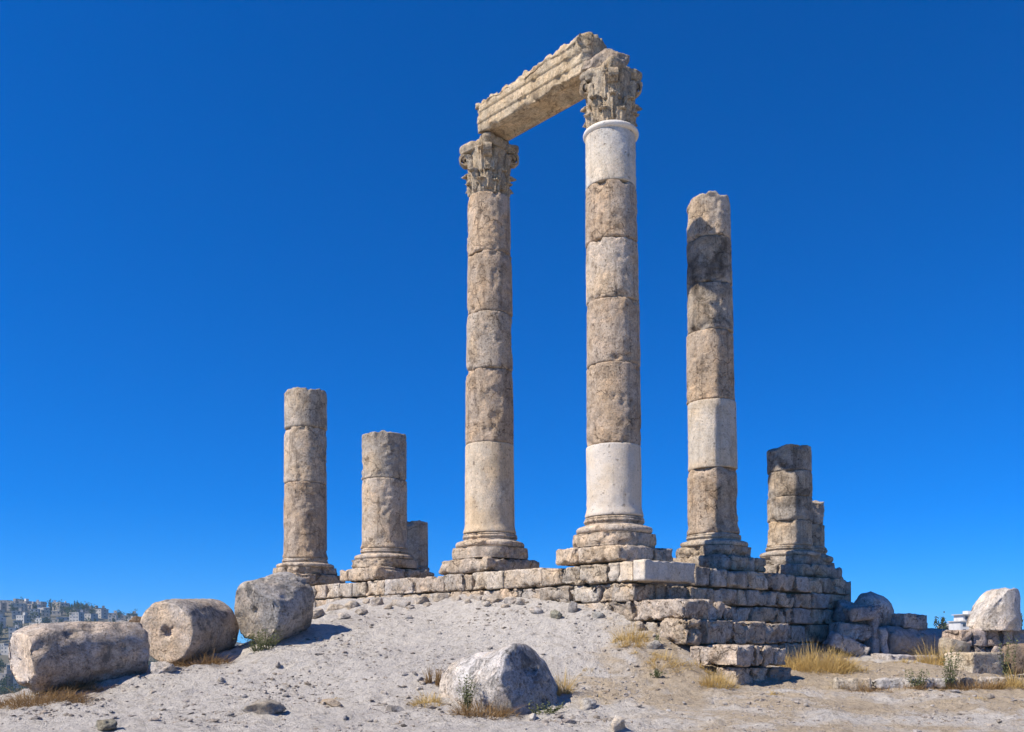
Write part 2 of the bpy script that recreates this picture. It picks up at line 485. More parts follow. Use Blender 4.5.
def ground_material():
    m = bpy.data.materials.new('dusty_gravel')
    nt, N, L, b = nodes_of(m)
    g = N.new('ShaderNodeNewGeometry'); pos = g.outputs['Position']
    def noise(s, det=6, rough=0.6, dist=0.0):
        n = N.new('ShaderNodeTexNoise'); n.inputs['Scale'].default_value = s
        n.inputs['Detail'].default_value = det; n.inputs['Roughness'].default_value = rough
        n.inputs['Distortion'].default_value = dist
        L.new(pos, n.inputs['Vector']); return n.outputs['Fac']
    def ramp(src, a, c, lo=0.0, hi=1.0):
        r = N.new('ShaderNodeMapRange'); r.inputs['From Min'].default_value = a; r.inputs['From Max'].default_value = c
        r.inputs['To Min'].default_value = lo; r.inputs['To Max'].default_value = hi
        r.interpolation_type = 'SMOOTHSTEP'; L.new(src, r.inputs['Value']); return r.outputs[0]
    def mix(fac, a, c, mode='MIX'):
        x = N.new('ShaderNodeMix'); x.data_type = 'RGBA'; x.blend_type = mode
        if isinstance(fac, float): x.inputs[0].default_value = fac
        else: L.new(fac, x.inputs[0])
        for s, val in ((6, a), (7, c)):
            if isinstance(val, tuple): x.inputs[s].default_value = val
            else: L.new(val, x.inputs[s])
        return x.outputs[2]
    def math_(op, a, c):
        x = N.new('ShaderNodeMath'); x.operation = op
        for s, val in ((0, a), (1, c)):
            if isinstance(val, (int, float)): x.inputs[s].default_value = val
            else: L.new(val, x.inputs[s])
        return x.outputs[0]
    sep = N.new('ShaderNodeSeparateXYZ'); L.new(pos, sep.inputs[0])
    att = N.new('ShaderNodeAttribute'); att.attribute_name = 'sand'       # where the loose yellow soil lies
    sandm = math_('ADD', att.outputs['Fac'], math_('MULTIPLY', math_('SUBTRACT', noise(0.55, 8, 0.68, 0.6), 0.5), 2.1))
    chalk, sand = (0.60, 0.545, 0.475, 1), (0.50, 0.40, 0.28, 1)
    c = mix(ramp(sandm, 0.3, 0.7), chalk, sand)
    c = mix(ramp(noise(0.55, 6, 0.6), 0.5, 0.66, 0, 0.6), c, mix(1.0, c, (0.80, 0.80, 0.82, 1), 'MULTIPLY'))
    nm = noise(4.5, 8, 0.7, 0.3)
    c = mix(ramp(nm, 0.52, 0.62, 0, 0.75), c, mix(1.0, c, (0.72, 0.70, 0.66, 1), 'MULTIPLY'))
    nf = noise(17, 6, 0.72)
    c = mix(ramp(nf, 0.54, 0.66, 0, 0.85), c, mix(1.0, c, (0.52, 0.50, 0.47, 1), 'MULTIPLY'))
    c = mix(ramp(nf, 0.44, 0.32, 0, 0.6), c, mix(1.0, c, (1.3, 1.3, 1.3, 1), 'MULTIPLY'))
    far = ramp(sep.outputs['Y'], 60, 140)                                   # the wooded valley beyond the hilltop
    c = mix(far, c, mix(ramp(noise(0.03, 5, 0.6), 0.4, 0.6), (0.05, 0.06, 0.03, 1), (0.2, 0.17, 0.12, 1)))
    L.new(c, b.inputs['Base Color'])
    bp = N.new('ShaderNodeBump'); bp.inputs['Strength'].default_value = 1.0; bp.inputs['Distance'].default_value = 0.11
    hgt = math_('ADD', math_('MULTIPLY', nf, 0.6), math_('MULTIPLY', noise(48, 4, 0.7), 0.35))
    hgt = math_('ADD', hgt, math_('MULTIPLY', nm, 1.3))
    L.new(hgt, bp.inputs['Height']); L.new(bp.outputs[0], b.inputs['Normal'])
    return m


def plant_material(name, c0, c1, transl=0.25):
    m = bpy.data.materials.new(name)
    nt, N, L, b = nodes_of(m)
    g = N.new('ShaderNodeNewGeometry')
    n = N.new('ShaderNodeTexNoise'); n.inputs['Scale'].default_value = 7
    L.new(g.outputs['Position'], n.inputs['Vector'])
    add = N.new('ShaderNodeMath'); add.operation = 'MULTIPLY_ADD'; add.inputs[1].default_value = 0.6
    L.new(g.outputs['Random Per Island'], add.inputs[0])
    sub = N.new('ShaderNodeMath'); sub.operation = 'SUBTRACT'; sub.inputs[1].default_value = 0.3
    L.new(n.outputs['Fac'], sub.inputs[0]); L.new(sub.outputs[0], add.inputs[2])
    x = N.new('ShaderNodeMix'); x.data_type = 'RGBA'
    L.new(add.outputs[0], x.inputs[0]); x.inputs[6].default_value = c0 + (1,); x.inputs[7].default_value = c1 + (1,)
    L.new(x.outputs[2], b.inputs['Base Color'])
    t = N.new('ShaderNodeBsdfTranslucent'); L.new(x.outputs[2], t.inputs['Color'])
    mx = N.new('ShaderNodeMixShader'); mx.inputs[0].default_value = transl
    L.new(b.outputs[0], mx.inputs[1]); L.new(t.outputs[0], mx.inputs[2])
    L.new(mx.outputs[0], N['Material Output'].inputs['Surface'])
    return m


def plain_material(name, col, rough=0.85, var=0.15, scale=3.0, objcol=False):
    m = bpy.data.materials.new(name)
    nt, N, L, b = nodes_of(m)
    b.inputs['Roughness'].default_value = rough
    tc = N.new('ShaderNodeTexCoord')
    n = N.new('ShaderNodeTexNoise'); n.inputs['Scale'].default_value = scale; n.inputs['Detail'].default_value = 6
    L.new(tc.outputs['Object'], n.inputs['Vector'])
    x = N.new('ShaderNodeMix'); x.data_type = 'RGBA'; x.blend_type = 'MULTIPLY'; x.inputs[0].default_value = 1
    r = N.new('ShaderNodeMapRange'); r.inputs['From Min'].default_value = 0.3; r.inputs['From Max'].default_value = 0.7
    r.inputs['To Min'].default_value = 1 - var; r.inputs['To Max'].default_value = 1 + var
    L.new(n.outputs['Fac'], r.inputs['Value'])
    cmb = N.new('ShaderNodeCombineXYZ')
    for i in range(3): L.new(r.outputs[0], cmb.inputs[i])
    if objcol:
        oi = N.new('ShaderNodeObjectInfo'); L.new(oi.outputs['Color'], x.inputs[6])
    else:
        x.inputs[6].default_value = col + (1,)
    L.new(cmb.outputs[0], x.inputs[7])
    L.new(x.outputs[2], b.inputs['Base Color'])
    return m


M_ground = ground_material()
M_straw = plant_material('dry_straw', (0.46, 0.31, 0.10), (0.68, 0.51, 0.22), 0.3)
M_rust = plant_material('dead_stalks', (0.18, 0.11, 0.05), (0.42, 0.27, 0.12), 0.2)
M_weed = plant_material('grey_green_weed', (0.09, 0.11, 0.04), (0.24, 0.25, 0.12), 0.25)
M_leaf = plant_material('dark_foliage', (0.03, 0.045, 0.015), (0.075, 0.10, 0.035), 0.2)
M_bark = plain_material('bark', (0.12, 0.09, 0.06))
M_house = plain_material('house_render', (0.4, 0.36, 0.3), scale=0.3, objcol=True)
M_glass = plain_material('dark_window_glass', (0.05, 0.055, 0.065), rough=0.3)
M_hill = plain_material('hill_earth', (0.12, 0.105, 0.07), var=0.4, scale=0.02)
M_cavity = plain_material('dark_hollow', (0.05, 0.042, 0.036))

# ------------------------------------------------------------------ the ground
ctrl = [  # survey points: pixel column, depth, height
    (-250, 16.5, 0), (0, 16.5, .03), (250, 16.5, 0), (512, 16.5, 0), (800, 16.5, 0), (1100, 16.5, 0),
    (-400, 9, 0), (200, 9, 0), (800, 9, 0), (1400, 9, 0), (512, 4, 0),
    (-100, 20, .15), (0, 19.5, .13), (60, 20.4, .42), (145, 22.3, .85), (190, 23, 1.02), (230, 23.3, 1.12), (310, 25.5, 1.95), (325, 28, 2.3), (340, 31, 2.8),
    (270, 24.3, 1.5), (420, 30, 2.86), (500, 27.5, 2.76), (560, 26, 2.62), (600, 25, 2.42), (640, 23.9, 1.95), (380, 32, 2.88), (460, 28.8, 2.82),
    (300, 22, .88), (400, 24, 1.48), (450, 21.5, .75), (350, 20, .35), (250, 20.5, .5), (500, 19.5, .15), (560, 22.5, 1.1), (600, 23.5, 1.55), (430, 27, 2.25),
    (500, 24.5, 1.85), (560, 20, .3), (650, 21.5, .65), (620, 22.5, 1.08), (660, 22.9, 1.4), (700, 22.3, .83), (740, 21.8, .46), (690, 21, .42), (780, 21, .36), (800, 22, .38), (900, 22, .40),
    (1024, 22, .42), (1200, 22, .42), (815, 25, .80), (870, 27, .88), (870, 29, 1.02), (905, 26.5, .88), (1000, 27, .57), (1000, 30, .62), (900, 31, 1.0), (1100, 30, .6), (760, 26.5, .85), (850, 23.5, .52),
    (700, 19, .1), (900, 19.3, .14), (450, 18.5, .05),
    (-150, 26, -.6), (0, 26, -.6), (100, 27, -.1), (200, 28, .5), (250, 30, 1.4), (270, 35, 1.4), (150, 36, -1.5), (0, 36, -3), (-200, 36, -4),
    (305, 37, 2.6), (280, 44, 1.0), (500, 50, 1), (700, 50, 1), (900, 50, .8), (1100, 45, .5), (900, 40, .95), (1050, 36, .6), (500, 40, 2), (700, 35, 1.4),
]
cp = np.array([[(a - CX) / F_PX * y, y, z] for a, y, z in ctrl])
def _tps(r2): return np.where(r2 > 1e-9, r2 * np.log(np.maximum(r2, 1e-9)), 0.0)
_n = len(cp)
_K = _tps(((cp[:, None, :2] - cp[None, :, :2]) ** 2).sum(2)) + 0.15 * np.eye(_n)
_A = np.zeros((_n + 3, _n + 3)); _A[:_n, :_n] = _K; _A[:_n, _n] = 1; _A[:_n, _n + 1:] = cp[:, :2]; _A[_n, :_n] = 1; _A[_n + 1:, :_n] = cp[:, :2].T
_w = np.linalg.solve(_A, np.concatenate([cp[:, 2], np.zeros(3)]))


def ground_z(x, y, detail=True):
    x = np.atleast_1d(np.asarray(x, float)); y = np.atleast_1d(np.asarray(y, float))
    xc = np.clip(x, -22, 28); yc = np.clip(y, 5, 52)
    z = np.full(len(x), _w[_n]) + _w[_n + 1] * xc + _w[_n + 2] * yc
    for i in range(_n):
        z += _w[i] * _tps((xc - cp[i, 0]) ** 2 + (yc - cp[i, 1]) ** 2)
    z = np.clip(z, -6, 3.0)
    p = np.stack([x, y, np.zeros(len(x))], 1)
    if detail:
        near = sstep(80, 40, np.hypot(x, y))
        z = z + near * (0.10 * fbm(p, 0.7, 3, 3) + 0.045 * fbm(p, 2.6, 3, 8) + 0.085 * np.abs(fbm(p * np.array([.75, 1.25, 1]), 3.2, 4, 21)) + 0.035 * fbm(p, 6.0, 2, 23))
    d = np.hypot(x - 4, y - 24)
    drop = sstep(42, 170, d)
    right = sstep(-0.05, 0.35, x / np.maximum(y, 1)) * sstep(60, 120, y)          # the ridge carries on to the right
    far = -45 + right * (44.0 - 6 * sstep(500, 1500, d)) + 6 * fbm(p, 0.006, 3, 5) * (1 - right)
    return z * (1 - drop) + far * drop


def grow(lo, hi, step, out_lo, out_hi, ratio=1.12):
    c = list(np.arange(lo, hi + 1e-6, step))
    s, a = step, lo
    L = []
    while a > out_lo: s *= ratio; a -= s; L.append(a)
    s, a = step, hi
    R = []
    while a < out_hi: s *= ratio; a += s; R.append(a)
    return np.array(L[::-1] + c + R)


gx = grow(-13.5, 15.0, 0.075, -2500, 2500)
gy = grow(15.0, 33.0, 0.06, -500, 2500)
GX, GY = np.meshgrid(gx, gy)
GZ = ground_z(GX.ravel(), GY.ravel())
nx, ny = len(gx), len(gy)
gv = np.stack([GX.ravel(), GY.ravel(), GZ], 1)
ii = (np.arange(ny - 1)[:, None] * nx + np.arange(nx - 1)[None, :]).ravel()
gf = np.stack([ii, ii + 1, ii + nx + 1, ii + nx], 1)
gme = bpy.data.meshes.new('ground')
gme.vertices.add(len(gv)); gme.vertices.foreach_set('co', gv.ravel())
gme.loops.add(gf.size); gme.loops.foreach_set('vertex_index', gf.ravel().astype(np.int32))
gme.polygons.add(len(gf)); gme.polygons.foreach_set('loop_start', np.arange(0, gf.size, 4, dtype=np.int32))
gme.polygons.foreach_set('use_smooth', np.ones(len(gf), dtype=bool))
gme.materials.append(M_ground); gme.update(calc_edges=True); gme.validate()
def sand_amount(x, y):
    s = 0.62 * sstep(0.3, 3.5, x - 0.10 * (22 - y)) * sstep(26, 22.5, y - 0.8 * (x > 8) * 4)
    s = s + 0.55 * np.exp(-((x - 9) ** 2 / 12 + (y - 25) ** 2 / 4)) + 0.4 * np.exp(-((x - 1.3) ** 2 / 1.5 + (y - 20.5) ** 2 / 3))
    s = s - 0.35 * np.exp(-((x - 8.5) ** 2 / 5 + (y - 18.2) ** 2 / 0.8))
    return s
at = gme.attributes.new('sand', 'FLOAT', 'POINT')
at.data.foreach_set('value', sand_amount(GX.ravel(), GY.ravel()).astype(np.float32))
ground = bpy.data.objects.new('ground', gme); COL.objects.link(ground)
tag(ground, kind='structure')


def gz1(x, y): return float(ground_z(x, y)[0])


_rayY = np.concatenate([np.arange(8, 45, 0.04)])
def gp(px, py):
    """where the survey sight line meets the ground"""
    z = EYE + (HZ - py) / F_PX * _rayY
    g = ground_z((px - CX) / F_PX * _rayY, _rayY)
    k = int(np.argmax(g >= z)) if (g >= z).any() else len(_rayY) - 1
    Y = _rayY[k]; x = (px - CX) / F_PX * Y
    return np.array([x, Y, g[k]])


# ------------------------------------------------------------------ temple frame
TH = math.radians(43.4)
U2 = np.array([math.cos(TH), math.sin(TH)]); U1 = np.array([-math.sin(TH), math.cos(TH)])
E0 = np.array([2.825, 26.0])
TOP = 3.60
def W(a, b): return E0 + a * U2 + b * U1
def a_at(px, b):                       # along the side wall: where the sight column px crosses the plane b
    k = (px - CX) / F_PX; p = E0 + b * U1
    return (k * p[1] - p[0]) / (U2[0] - k * U2[1])
def b_at(px, a):
    k = (px - CX) / F_PX; p = E0 + a * U2
    return (k * p[1] - p[0]) / (U1[0] - k * U1[1])


# ------------------------------------------------------------------ the podium
podium = empty('temple_podium', (E0[0], E0[1], 0), TH)
tag(podium, 'podium of hewn limestone blocks carrying the standing columns, broken into steps at its near corner', 'podium')
LV = [TOP, 3.06, 2.56, 2.06, 1.47, 0.95, 0.36, -0.2]
tints = [(.60, .50, .39), (.55, .47, .38), (.63, .55, .45), (.50, .43, .35), (.59, .52, .44), (.56, .46, .36), (.47, .42, .37)]


def block(a0, a1, b0, b1, z0, z1, col=None, mat=None, r=0.045, amp=0.022, chips=1.0, soot=0.0, label=None, gap=0.012, rough=1.0):
    s = nseed()
    d = (a1 - a0 - gap, b1 - b0 - gap, z1 - z0 - gap * 0.6)
    v, f = rbox(*d, s, r=r, amp=amp, chips=chips, rough=rough)
    c = col or tints[s % len(tints)]
    k = random.uniform(0.82, 1.12)
    o = mesh_obj('stone_block', v, f, mat or M_block, podium, color=(c[0] * k, c[1] * k, c[2] * k, soot))
    o.location = ((a0 + a1) / 2, (b0 + b1) / 2, (z0 + z1) / 2)
    o.rotation_euler = (0, 0, random.uniform(-.008, .008))
    if label: o['label'] = label
    return o


FA, FB = -1.15, -1.6                    # front face plane, side face plane
A_END, B_END = 11.7, 17.4
# rubble core, kept well behind the faces
g = Geo()
g.box(((FA + .45 + A_END - .5) / 2, (FB + .45 + B_END - .5) / 2, (TOP - .08 - .5) / 2), (A_END - FA - .95, B_END - FB - .95, TOP - .08 + .5))
v = g.verts()
mesh_obj('rubble_core', v, g.f, M_block, podium, False, (.42, .37, .31, 0))

# front face, top course: joints read along the wall
def run(edges, make):
    for p, q in zip(edges[:-1], edges[1:]): make(p, q)
e1 = [b_at(p, FA) for p in (633, 618, 607, 580, 560, 541, 503, 472, 462, 443, 412, 384, 377, 365, 352, 338, 325, 314)] + [B_END]
e1 = [b for b in e1 if b <= B_END]
def mk1(p, q):
    mid = (p + q) / 2
    pale = mid < 1.2
    block(FA + random.uniform(-.03, .03), FA + .8, p, q, LV[1], LV[0] - random.uniform(0, .06), col=(.62, .54, .44) if pale else None, mat=M_pale if mid < -.35 else None)
run(e1, mk1)
e2 = [FB, FB + .62, FB + 1.25]
while e2[-1] < B_END: e2.append(e2[-1] + random.uniform(.5, 1.15))
def mk2(p, q): block(FA + random.uniform(-.08, .06), FA + .85, p, q, LV[2], LV[1] - random.uniform(0, .04), amp=0.035, r=0.06, chips=1.4)
run(e2, mk2)
e3 = [FB, FB + .8, FB + 1.9, FB + 2.9, FB + 4.2]
run(e3, lambda p, q: block(FA - .05, FA + .8, p, q, LV[3], LV[2], amp=0.045, r=0.08, chips=1.6))
# the restored smooth block on the near corner
block(FA - .02, a_at(696, FB - .37), FB - .37, e1[0], LV[1] + .01, LV[0] + .015, col=(.58, .53, .46), mat=M_pale, r=0.02, amp=0.01, chips=0.4, rough=.5,
      label='smooth pale restored block on the near corner')
# side face, five courses
def side(level, px_edges, plane=FB, soot=0.1, depth=.8, **k):
    es = [a_at(p, plane) for p in px_edges]
    for p, q in zip(es[:-1], es[1:]):
        dz = random.uniform(0, .06)
        block(p, q, plane + random.uniform(-.03, .04), plane + depth, LV[level + 1], LV[level] - dz, soot=soot * random.uniform(.3, 1.6), **k)
side(0, (696, 712, 727, 748, 768, 796, 811, 824, 836, 846, 852), r=.07, soot=.25)
side(1, (634, 656, 668, 690, 707, 739, 748, 780, 796, 812, 830, 848), amp=.03)
side(2, (707, 738, 752, 778, 786, 794, 812, 834, 850), soot=.05)
side(3, (760, 768, 792, 806, 828, 852), soot=.1)
side(4, (760, 785, 812, 840, 856))
# far end blocks and the returned right end
for b in np.arange(FB + .8, B_END - .8, 1.3):
    for L_ in range(3): block(A_END - .8, A_END, b, b + 1.29, LV[L_ + 1], LV[L_])
for a in np.arange(FA + 0.8, A_END - .9, 2.1):
    block(a, a + 2.09, B_END - .8, B_END, LV[1], LV[0])
# broken steps at the near corner
b3, b4, b5, b6 = -3.2, -3.35, -4.72, -4.62
rk = dict(amp=.032, r=.05, chips=1.0, rough=1.2)
block(FA - .06, FA + .95, b3, FB - .02, LV[3], LV[2] + .02, col=(.55, .46, .37), **rk)
es = [FA + .95] + [a_at(p, b3) for p in (718, 728, 739)]
for i, (p, q) in enumerate(zip(es[:-1], es[1:])): block(p, q, b3 + .05 * i, FB - .01, LV[3], LV[2] + .03 - .05 * i, **rk)
block(FA - .02, FA + .8, b4 + .95, FB - .35, LV[4], LV[3] - .02, col=(.5, .45, .38), amp=.07, r=.14, chips=1.6, rough=1.6)
block(FA - .12, FA + .7, b4 + .03, b4 + .95, LV[4], LV[3] + .01, amp=.07, r=.12, chips=1.6, rough=1.6)
es = [FA + .7] + [a_at(p, b4) for p in (735, 768, 791)]
for i, (p, q) in enumerate(zip(es[:-1], es[1:])): block(p, q, b4 - .02 + .04 * i, FB - .01, LV[4], LV[3] + .02 - .03 * i, soot=.15 * i, **rk)
es = [FA - .1, FA + .6] + [a_at(p, b5) for p in (764, 779, 789)]
block(FA - .06, FA + .7, b5 + 1.05, b4 + .02, LV[5], LV[4] - .04, col=(.55, .46, .37), **rk)
block(FA - .1, FA + .72, b5, b5 + 1.04, LV[5], LV[4], col=(.55, .47, .39), **rk)
es = [FA + .72] + [a_at(p, b5) for p in (766, 778, 789)]
for i, (p, q) in enumerate(zip(es[:-1], es[1:])): block(p, q, b5 + .03 * i, b4 + .6, LV[5], LV[4] - .04 * i, **rk)
block(FA + .02, FA + .75, b6, b6 + .55, LV[6] - .1, LV[5] - .01, **rk)
es = [FA + .75] + [a_at(p, b6) for p in (770, 792)]
for i, (p, q) in enumerate(zip(es[:-1], es[1:])): block(p, q, b6 - .03 * i, b6 + 1.1, LV[6] - .15, LV[5] - .02 - .02 * i, gap=.03, **rk)


# ------------------------------------------------------------------ columns
tan = (.485, .385, .29); tan2 = (.53, .44, .345); grey = (.45, .39, .32); cream = (.61, .54, .455)


def zcol(y, Y): return EYE + (HZ - y) / F_PX * (Y - 0.6) - TOP


def superround(v, n, half, w):
    """squares a round lathe ring off into a worn plinth"""
    return v


def base_parts(root, R, z0, z1, col, soot, slab_split, seed, worn=1.0, slab=1.18, slab_h=0.47, square=True):
    """plinth slabs and moulded Attic base, z0..z1 above the podium"""
    for (a0, a1, b0, b1) in slab_split:
        s = nseed()
        v, f = rbox(a1 - a0 - .02, b1 - b0 - .02, slab_h - .02, s, r=.16, amp=.035, chips=1.0, rough=1.0)
        k = random.uniform(.92, 1.08)
        o = mesh_obj('plinth_slab', v, f, M_block, root, color=(col[0] * k * 1.05, col[1] * k * 1.05, col[2] * k * 1.05, soot))
        o.location = ((a0 + a1) / 2, (b0 + b1) / 2, slab_h / 2 + .004)
    H = z1 - slab_h
    # square plinth, corners worn round
    ph = .42 * H
    pz = [.02 + (ph - .04) * t for t in np.linspace(0, 1, 9)]
    v, f = lathe([(.3 * R, 0), (.8 * R, 0), (1.25 * R, 0), (1.5 * R, .0), (1.555 * R, .005)] + [(1.53 * R + .04 * R * math.sin(math.pi * z / ph) ** .6, z) for z in pz] + [(1.555 * R, ph - .005), (1.5 * R, ph), (1.25 * R, ph), (.8 * R, ph), (.3 * R, ph)], 112)
    ang = np.arctan2(v[:, 1], v[:, 0])
    m = np.maximum(np.abs(np.cos(ang)), np.abs(np.sin(ang)))
    sq = np.minimum(0.90 / m, 1.0) * .96
    rad = np.hypot(v[:, 0], v[:, 1])
    q = v + seed * 7.7
    d = .025 * fbm(q, 1.5, 4, seed) - worn * .13 * sstep(.12, .3, fbm(q, 1.2, 4, seed + 3)) - worn * .05 * sstep(.1, .3, fbm(q, 4, 3, seed + 4)) + .012 * fbm(q, 11, 2, seed + 8)
    k = sq * (1 + d * sstep(.8 * R, 1.4 * R, rad))
    v[:, 0] *= k; v[:, 1] *= k
    o = mesh_obj('plinth', v, f, M_block, root, color=col + (soot,)); o.location.z = slab_h + .003
    # torus - scotia - torus
    p = []
    zc = 0.0
    def tor(r, h, n=9):
        for t in np.linspace(-1, 1, n): p.append((r + h / 2 * math.sqrt(max(0, 1 - t * t)), zc + h / 2 + t * h / 2))
    Hb = H - ph
    p += [(.3 * R, 0), (.9 * R, 0)]
    h1 = .42 * Hb; tor(1.25 * R, h1); zc += h1
    p += [(1.17 * R, zc + .005), (1.165 * R, zc + .05 * Hb)]
    for t in np.linspace(0, 1, 6)[1:]: p.append((1.06 * R + .10 * R * (1 - t) ** 2 - .03 * math.sin(t * math.pi), zc + (.05 + .14 * t) * Hb))
    zc += .19 * Hb
    p += [(1.09 * R, zc + .01)]
    h2 = .19 * Hb; zc += .03 * Hb; tor(1.04 * R, h2); zc += h2
    p += [(1.08 * R, zc + .01), (1.08 * R, zc + .06 * Hb)]
    zc += .07 * Hb
    for t in np.linspace(0, 1, 5): p.append((1.0 * R + .06 * R * (1 - t) ** 2, zc + t * (Hb - zc)))
    p += [(.6 * R, Hb), (.2 * R, Hb)]
    v, f = lathe(p, 96)
    rad = np.hypot(v[:, 0], v[:, 1]); q = v + seed * 9.1
    d = .018 * fbm(q, 2, 4, seed + 5) + .01 * fbm(q, 9, 2, seed + 6) - worn * .10 * sstep(.2, .5, fbm(q, 1.6, 4, seed + 7))
    k = 1 + d * sstep(.5 * R, .9 * R, rad) / np.maximum(rad, .1)
    v[:, 0] *= k; v[:, 1] *= k
    o = mesh_obj('base_moulding', v, f, M_drum, root, color=(col[0] * 1.08, col[1] * 1.08, col[2] * 1.08, soot)); o.location.z = slab_h + ph + .004


def column(px, Y, joints, rb, rt, y_base, label, cols=None, soot_shades=None, base_soot=0.0, top_break=.25, lean=0.0, slab_split=None, wears=None, cat='column', base_col=tan2):
    X = (px - CX) / F_PX * Y
    root = empty('stone_column', (X, Y, TOP), TH)
    tag(root, label, cat, 'columns of the ruined temple')
    zs = [zcol(y, Y) for y in joints]         # bottom to top
    zb = zs[0]
    seed = nseed()
    slab = 1.16
    base_parts(root, rb, 0, zb, base_col, base_soot, slab_split or [(-slab, slab, -slab, slab)], seed)
    n = len(zs) - 1
    lx = math.cos(TH); ly = -math.sin(TH)     # picture-right in the column's frame
    for i in range(n):
        h = zs[i + 1] - zs[i]
        t0 = (zs[i] - zb) / (zs[-1] - zb); t1 = (zs[i + 1] - zb) / (zs[-1] - zb)
        r0 = rb + (rt - rb) * t0 ** 1.3; r1 = rb + (rt - rb) * t1 ** 1.3
        s = nseed()
        c = cols[i] if cols else [tan, tan2, grey][(i + seed) % 3]
        pale = c[0] > .56
        k = random.uniform(.94, 1.06)
        br = top_break if i == n - 1 else 0
        v, f = drum_geo(h - .006, r0, r1, s, wear=(wears[i] if wears else (.12 if pale else 1.0)), top_break=br, groove=.012 if pale else .022)
        if i == 0:                             # apophyge of the lowest drum
            fl = sstep(.32, 0, v[:, 2]) ** 1.5 * .07
            rad = np.hypot(v[:, 0], v[:, 1]); kk = 1 + fl * sstep(.5, .9, rad / r0)
            v[:, 0] *= kk; v[:, 1] *= kk
        o = mesh_obj('drum', v, f, M_white if pale else M_drum, root, color=(c[0] * k, c[1] * k, c[2] * k, soot_shades[i] if soot_shades else 0.0))
        if pale and not (i == 0 and c[0] > .605): o.data.materials[0] = M_pale
        j = random.uniform(-.012, .012)
        sh = lean * (zs[i] - zb)
        o.location = (sh * lx + j, sh * ly - j, zs[i])
        o.rotation_euler = (0, 0, random.uniform(0, .02))
        o.rotation_euler.rotate(Matrix.Rotation(lean, 3, Vector((-ly, lx, 0)) ))
        if pale: o['label'] = 'pale smooth restored drum'
    return root, zs, (lean * (zs[-1] - zb) * lx, lean * (zs[-1] - zb) * ly)


S4 = 1.17
split_e = [(-S4, .3, -S4, .35), (-S4, .3, .35, S4), (.3, S4, -S4, S4)]
split_2 = [(-S4, S4, -S4, -.2), (-S4, S4, -.2, S4)]
colE, zsE, shE = column(614.5, 26.0, (515, 443, 362, 297, 237, 180, 122), .755, .685, 515,
    'tall capitalled column on the near corner of the podium, white smooth drums at its foot and under its capital, holding the architrave\'s right end',
    cols=[cream, tan, tan, tan2, tan, (.585, .54, .475)], lean=-.0095, slab_split=split_e, top_break=0)
colD, zsD, shD = column(490, 29.9, (532, 442, 368, 311, 250, 191), .79, .665, 532,
    'tall capitalled column of tan drums, second along the front, holding the architrave\'s left end',
    cols=[(.565, .465, .345), tan, tan2, tan, tan], lean=-.003, slab_split=[(-S4, S4, -S4, S4)], top_break=0)
colB, _, _ = column(384.5, 33.75, (548, 478, 431), .79, .80, 548, 'short two-drum column stump on a broad moulded base, left of the tall architrave columns',
    cols=[tan2, grey], slab_split=[(-S4, .1, -S4, .6), (-S4, .1, .6, S4), (.1, S4, -S4, S4)], top_break=.10)
colA, _, _ = column(305.5, 37.2, (558, 482, 427, 388), .83, .82, 558, 'leftmost column, three worn drums high and broken off flat',
    cols=[tan, tan2, grey], soot_shades=[0, 0, .15], slab_split=split_2, top_break=.16)
colF, _, _ = column(713.5, 29.17, (533, 467, 399, 329, 281, 235, 192), .765, .655, 533, 'tall column without a capital right of the corner column, darkened by soot and painted-in shadow below its broken top',
    cols=[tan, (.562, .495, .41), tan, grey, grey, tan2], soot_shades=[.16, 0, .16, .47, .52, .05], lean=-.0165, base_soot=.12,  # dark mid drums: soot plus the beam's cast shadow painted into the colour
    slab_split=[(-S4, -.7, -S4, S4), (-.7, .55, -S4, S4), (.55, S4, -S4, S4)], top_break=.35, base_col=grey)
colG, _, _ = column(790, 32.34, (545, 520, 496, 470, 443), .745, .735, 545, 'thick column stump of four low drums at the right end of the podium, darkened by soot and painted-in shadow',
    cols=[(.52, .42, .31), grey, grey, grey], soot_shades=[.0, .42, .45, .30], lean=-.008, base_soot=.2, slab_split=[(-S4, 1.5, -S4, -.2), (-S4, 1.5, -.2, S4)], top_break=.22, base_col=grey)  # upper drums darkened to paint in the architrave's shadow, along with soot


def simple_stump(px, Y, y_top, y_bot, r, label, joints=(), soot=0.1, zfoot=0.0):
    X = (px - CX) / F_PX * Y
    root = empty('stone_column', (X, Y, TOP), TH)
    tag(root, label, 'column', 'columns of the ruined temple')
    ys = [y_bot] + list(joints) + [y_top]
    zs = [zcol(y, Y) for y in ys]
    s = nseed()
    base_parts(root, r, 0, zs[0], grey, soot, [(-1, 1, -1, 1)], s, slab_h=.3)
    for i in range(len(zs) - 1):
        s = nseed()
        v, f = drum_geo(zs[i + 1] - zs[i] - .006, r, r * .99, s, wear=1.5, top_break=.2 if i == len(zs) - 2 else 0)
        o = mesh_obj('drum', v, f, M_drum, root, color=grey + (soot,)); o.location.z = zs[i]
    return root
simple_stump(411, 40, 521, 566, .72, 'low grey stump half hidden behind the short two-drum column', soot=.1)
simple_stump(806, 34.6, 499, 546, .66, 'slim broken stump standing close behind the dark four-drum column stump', (524,), soot=.2)


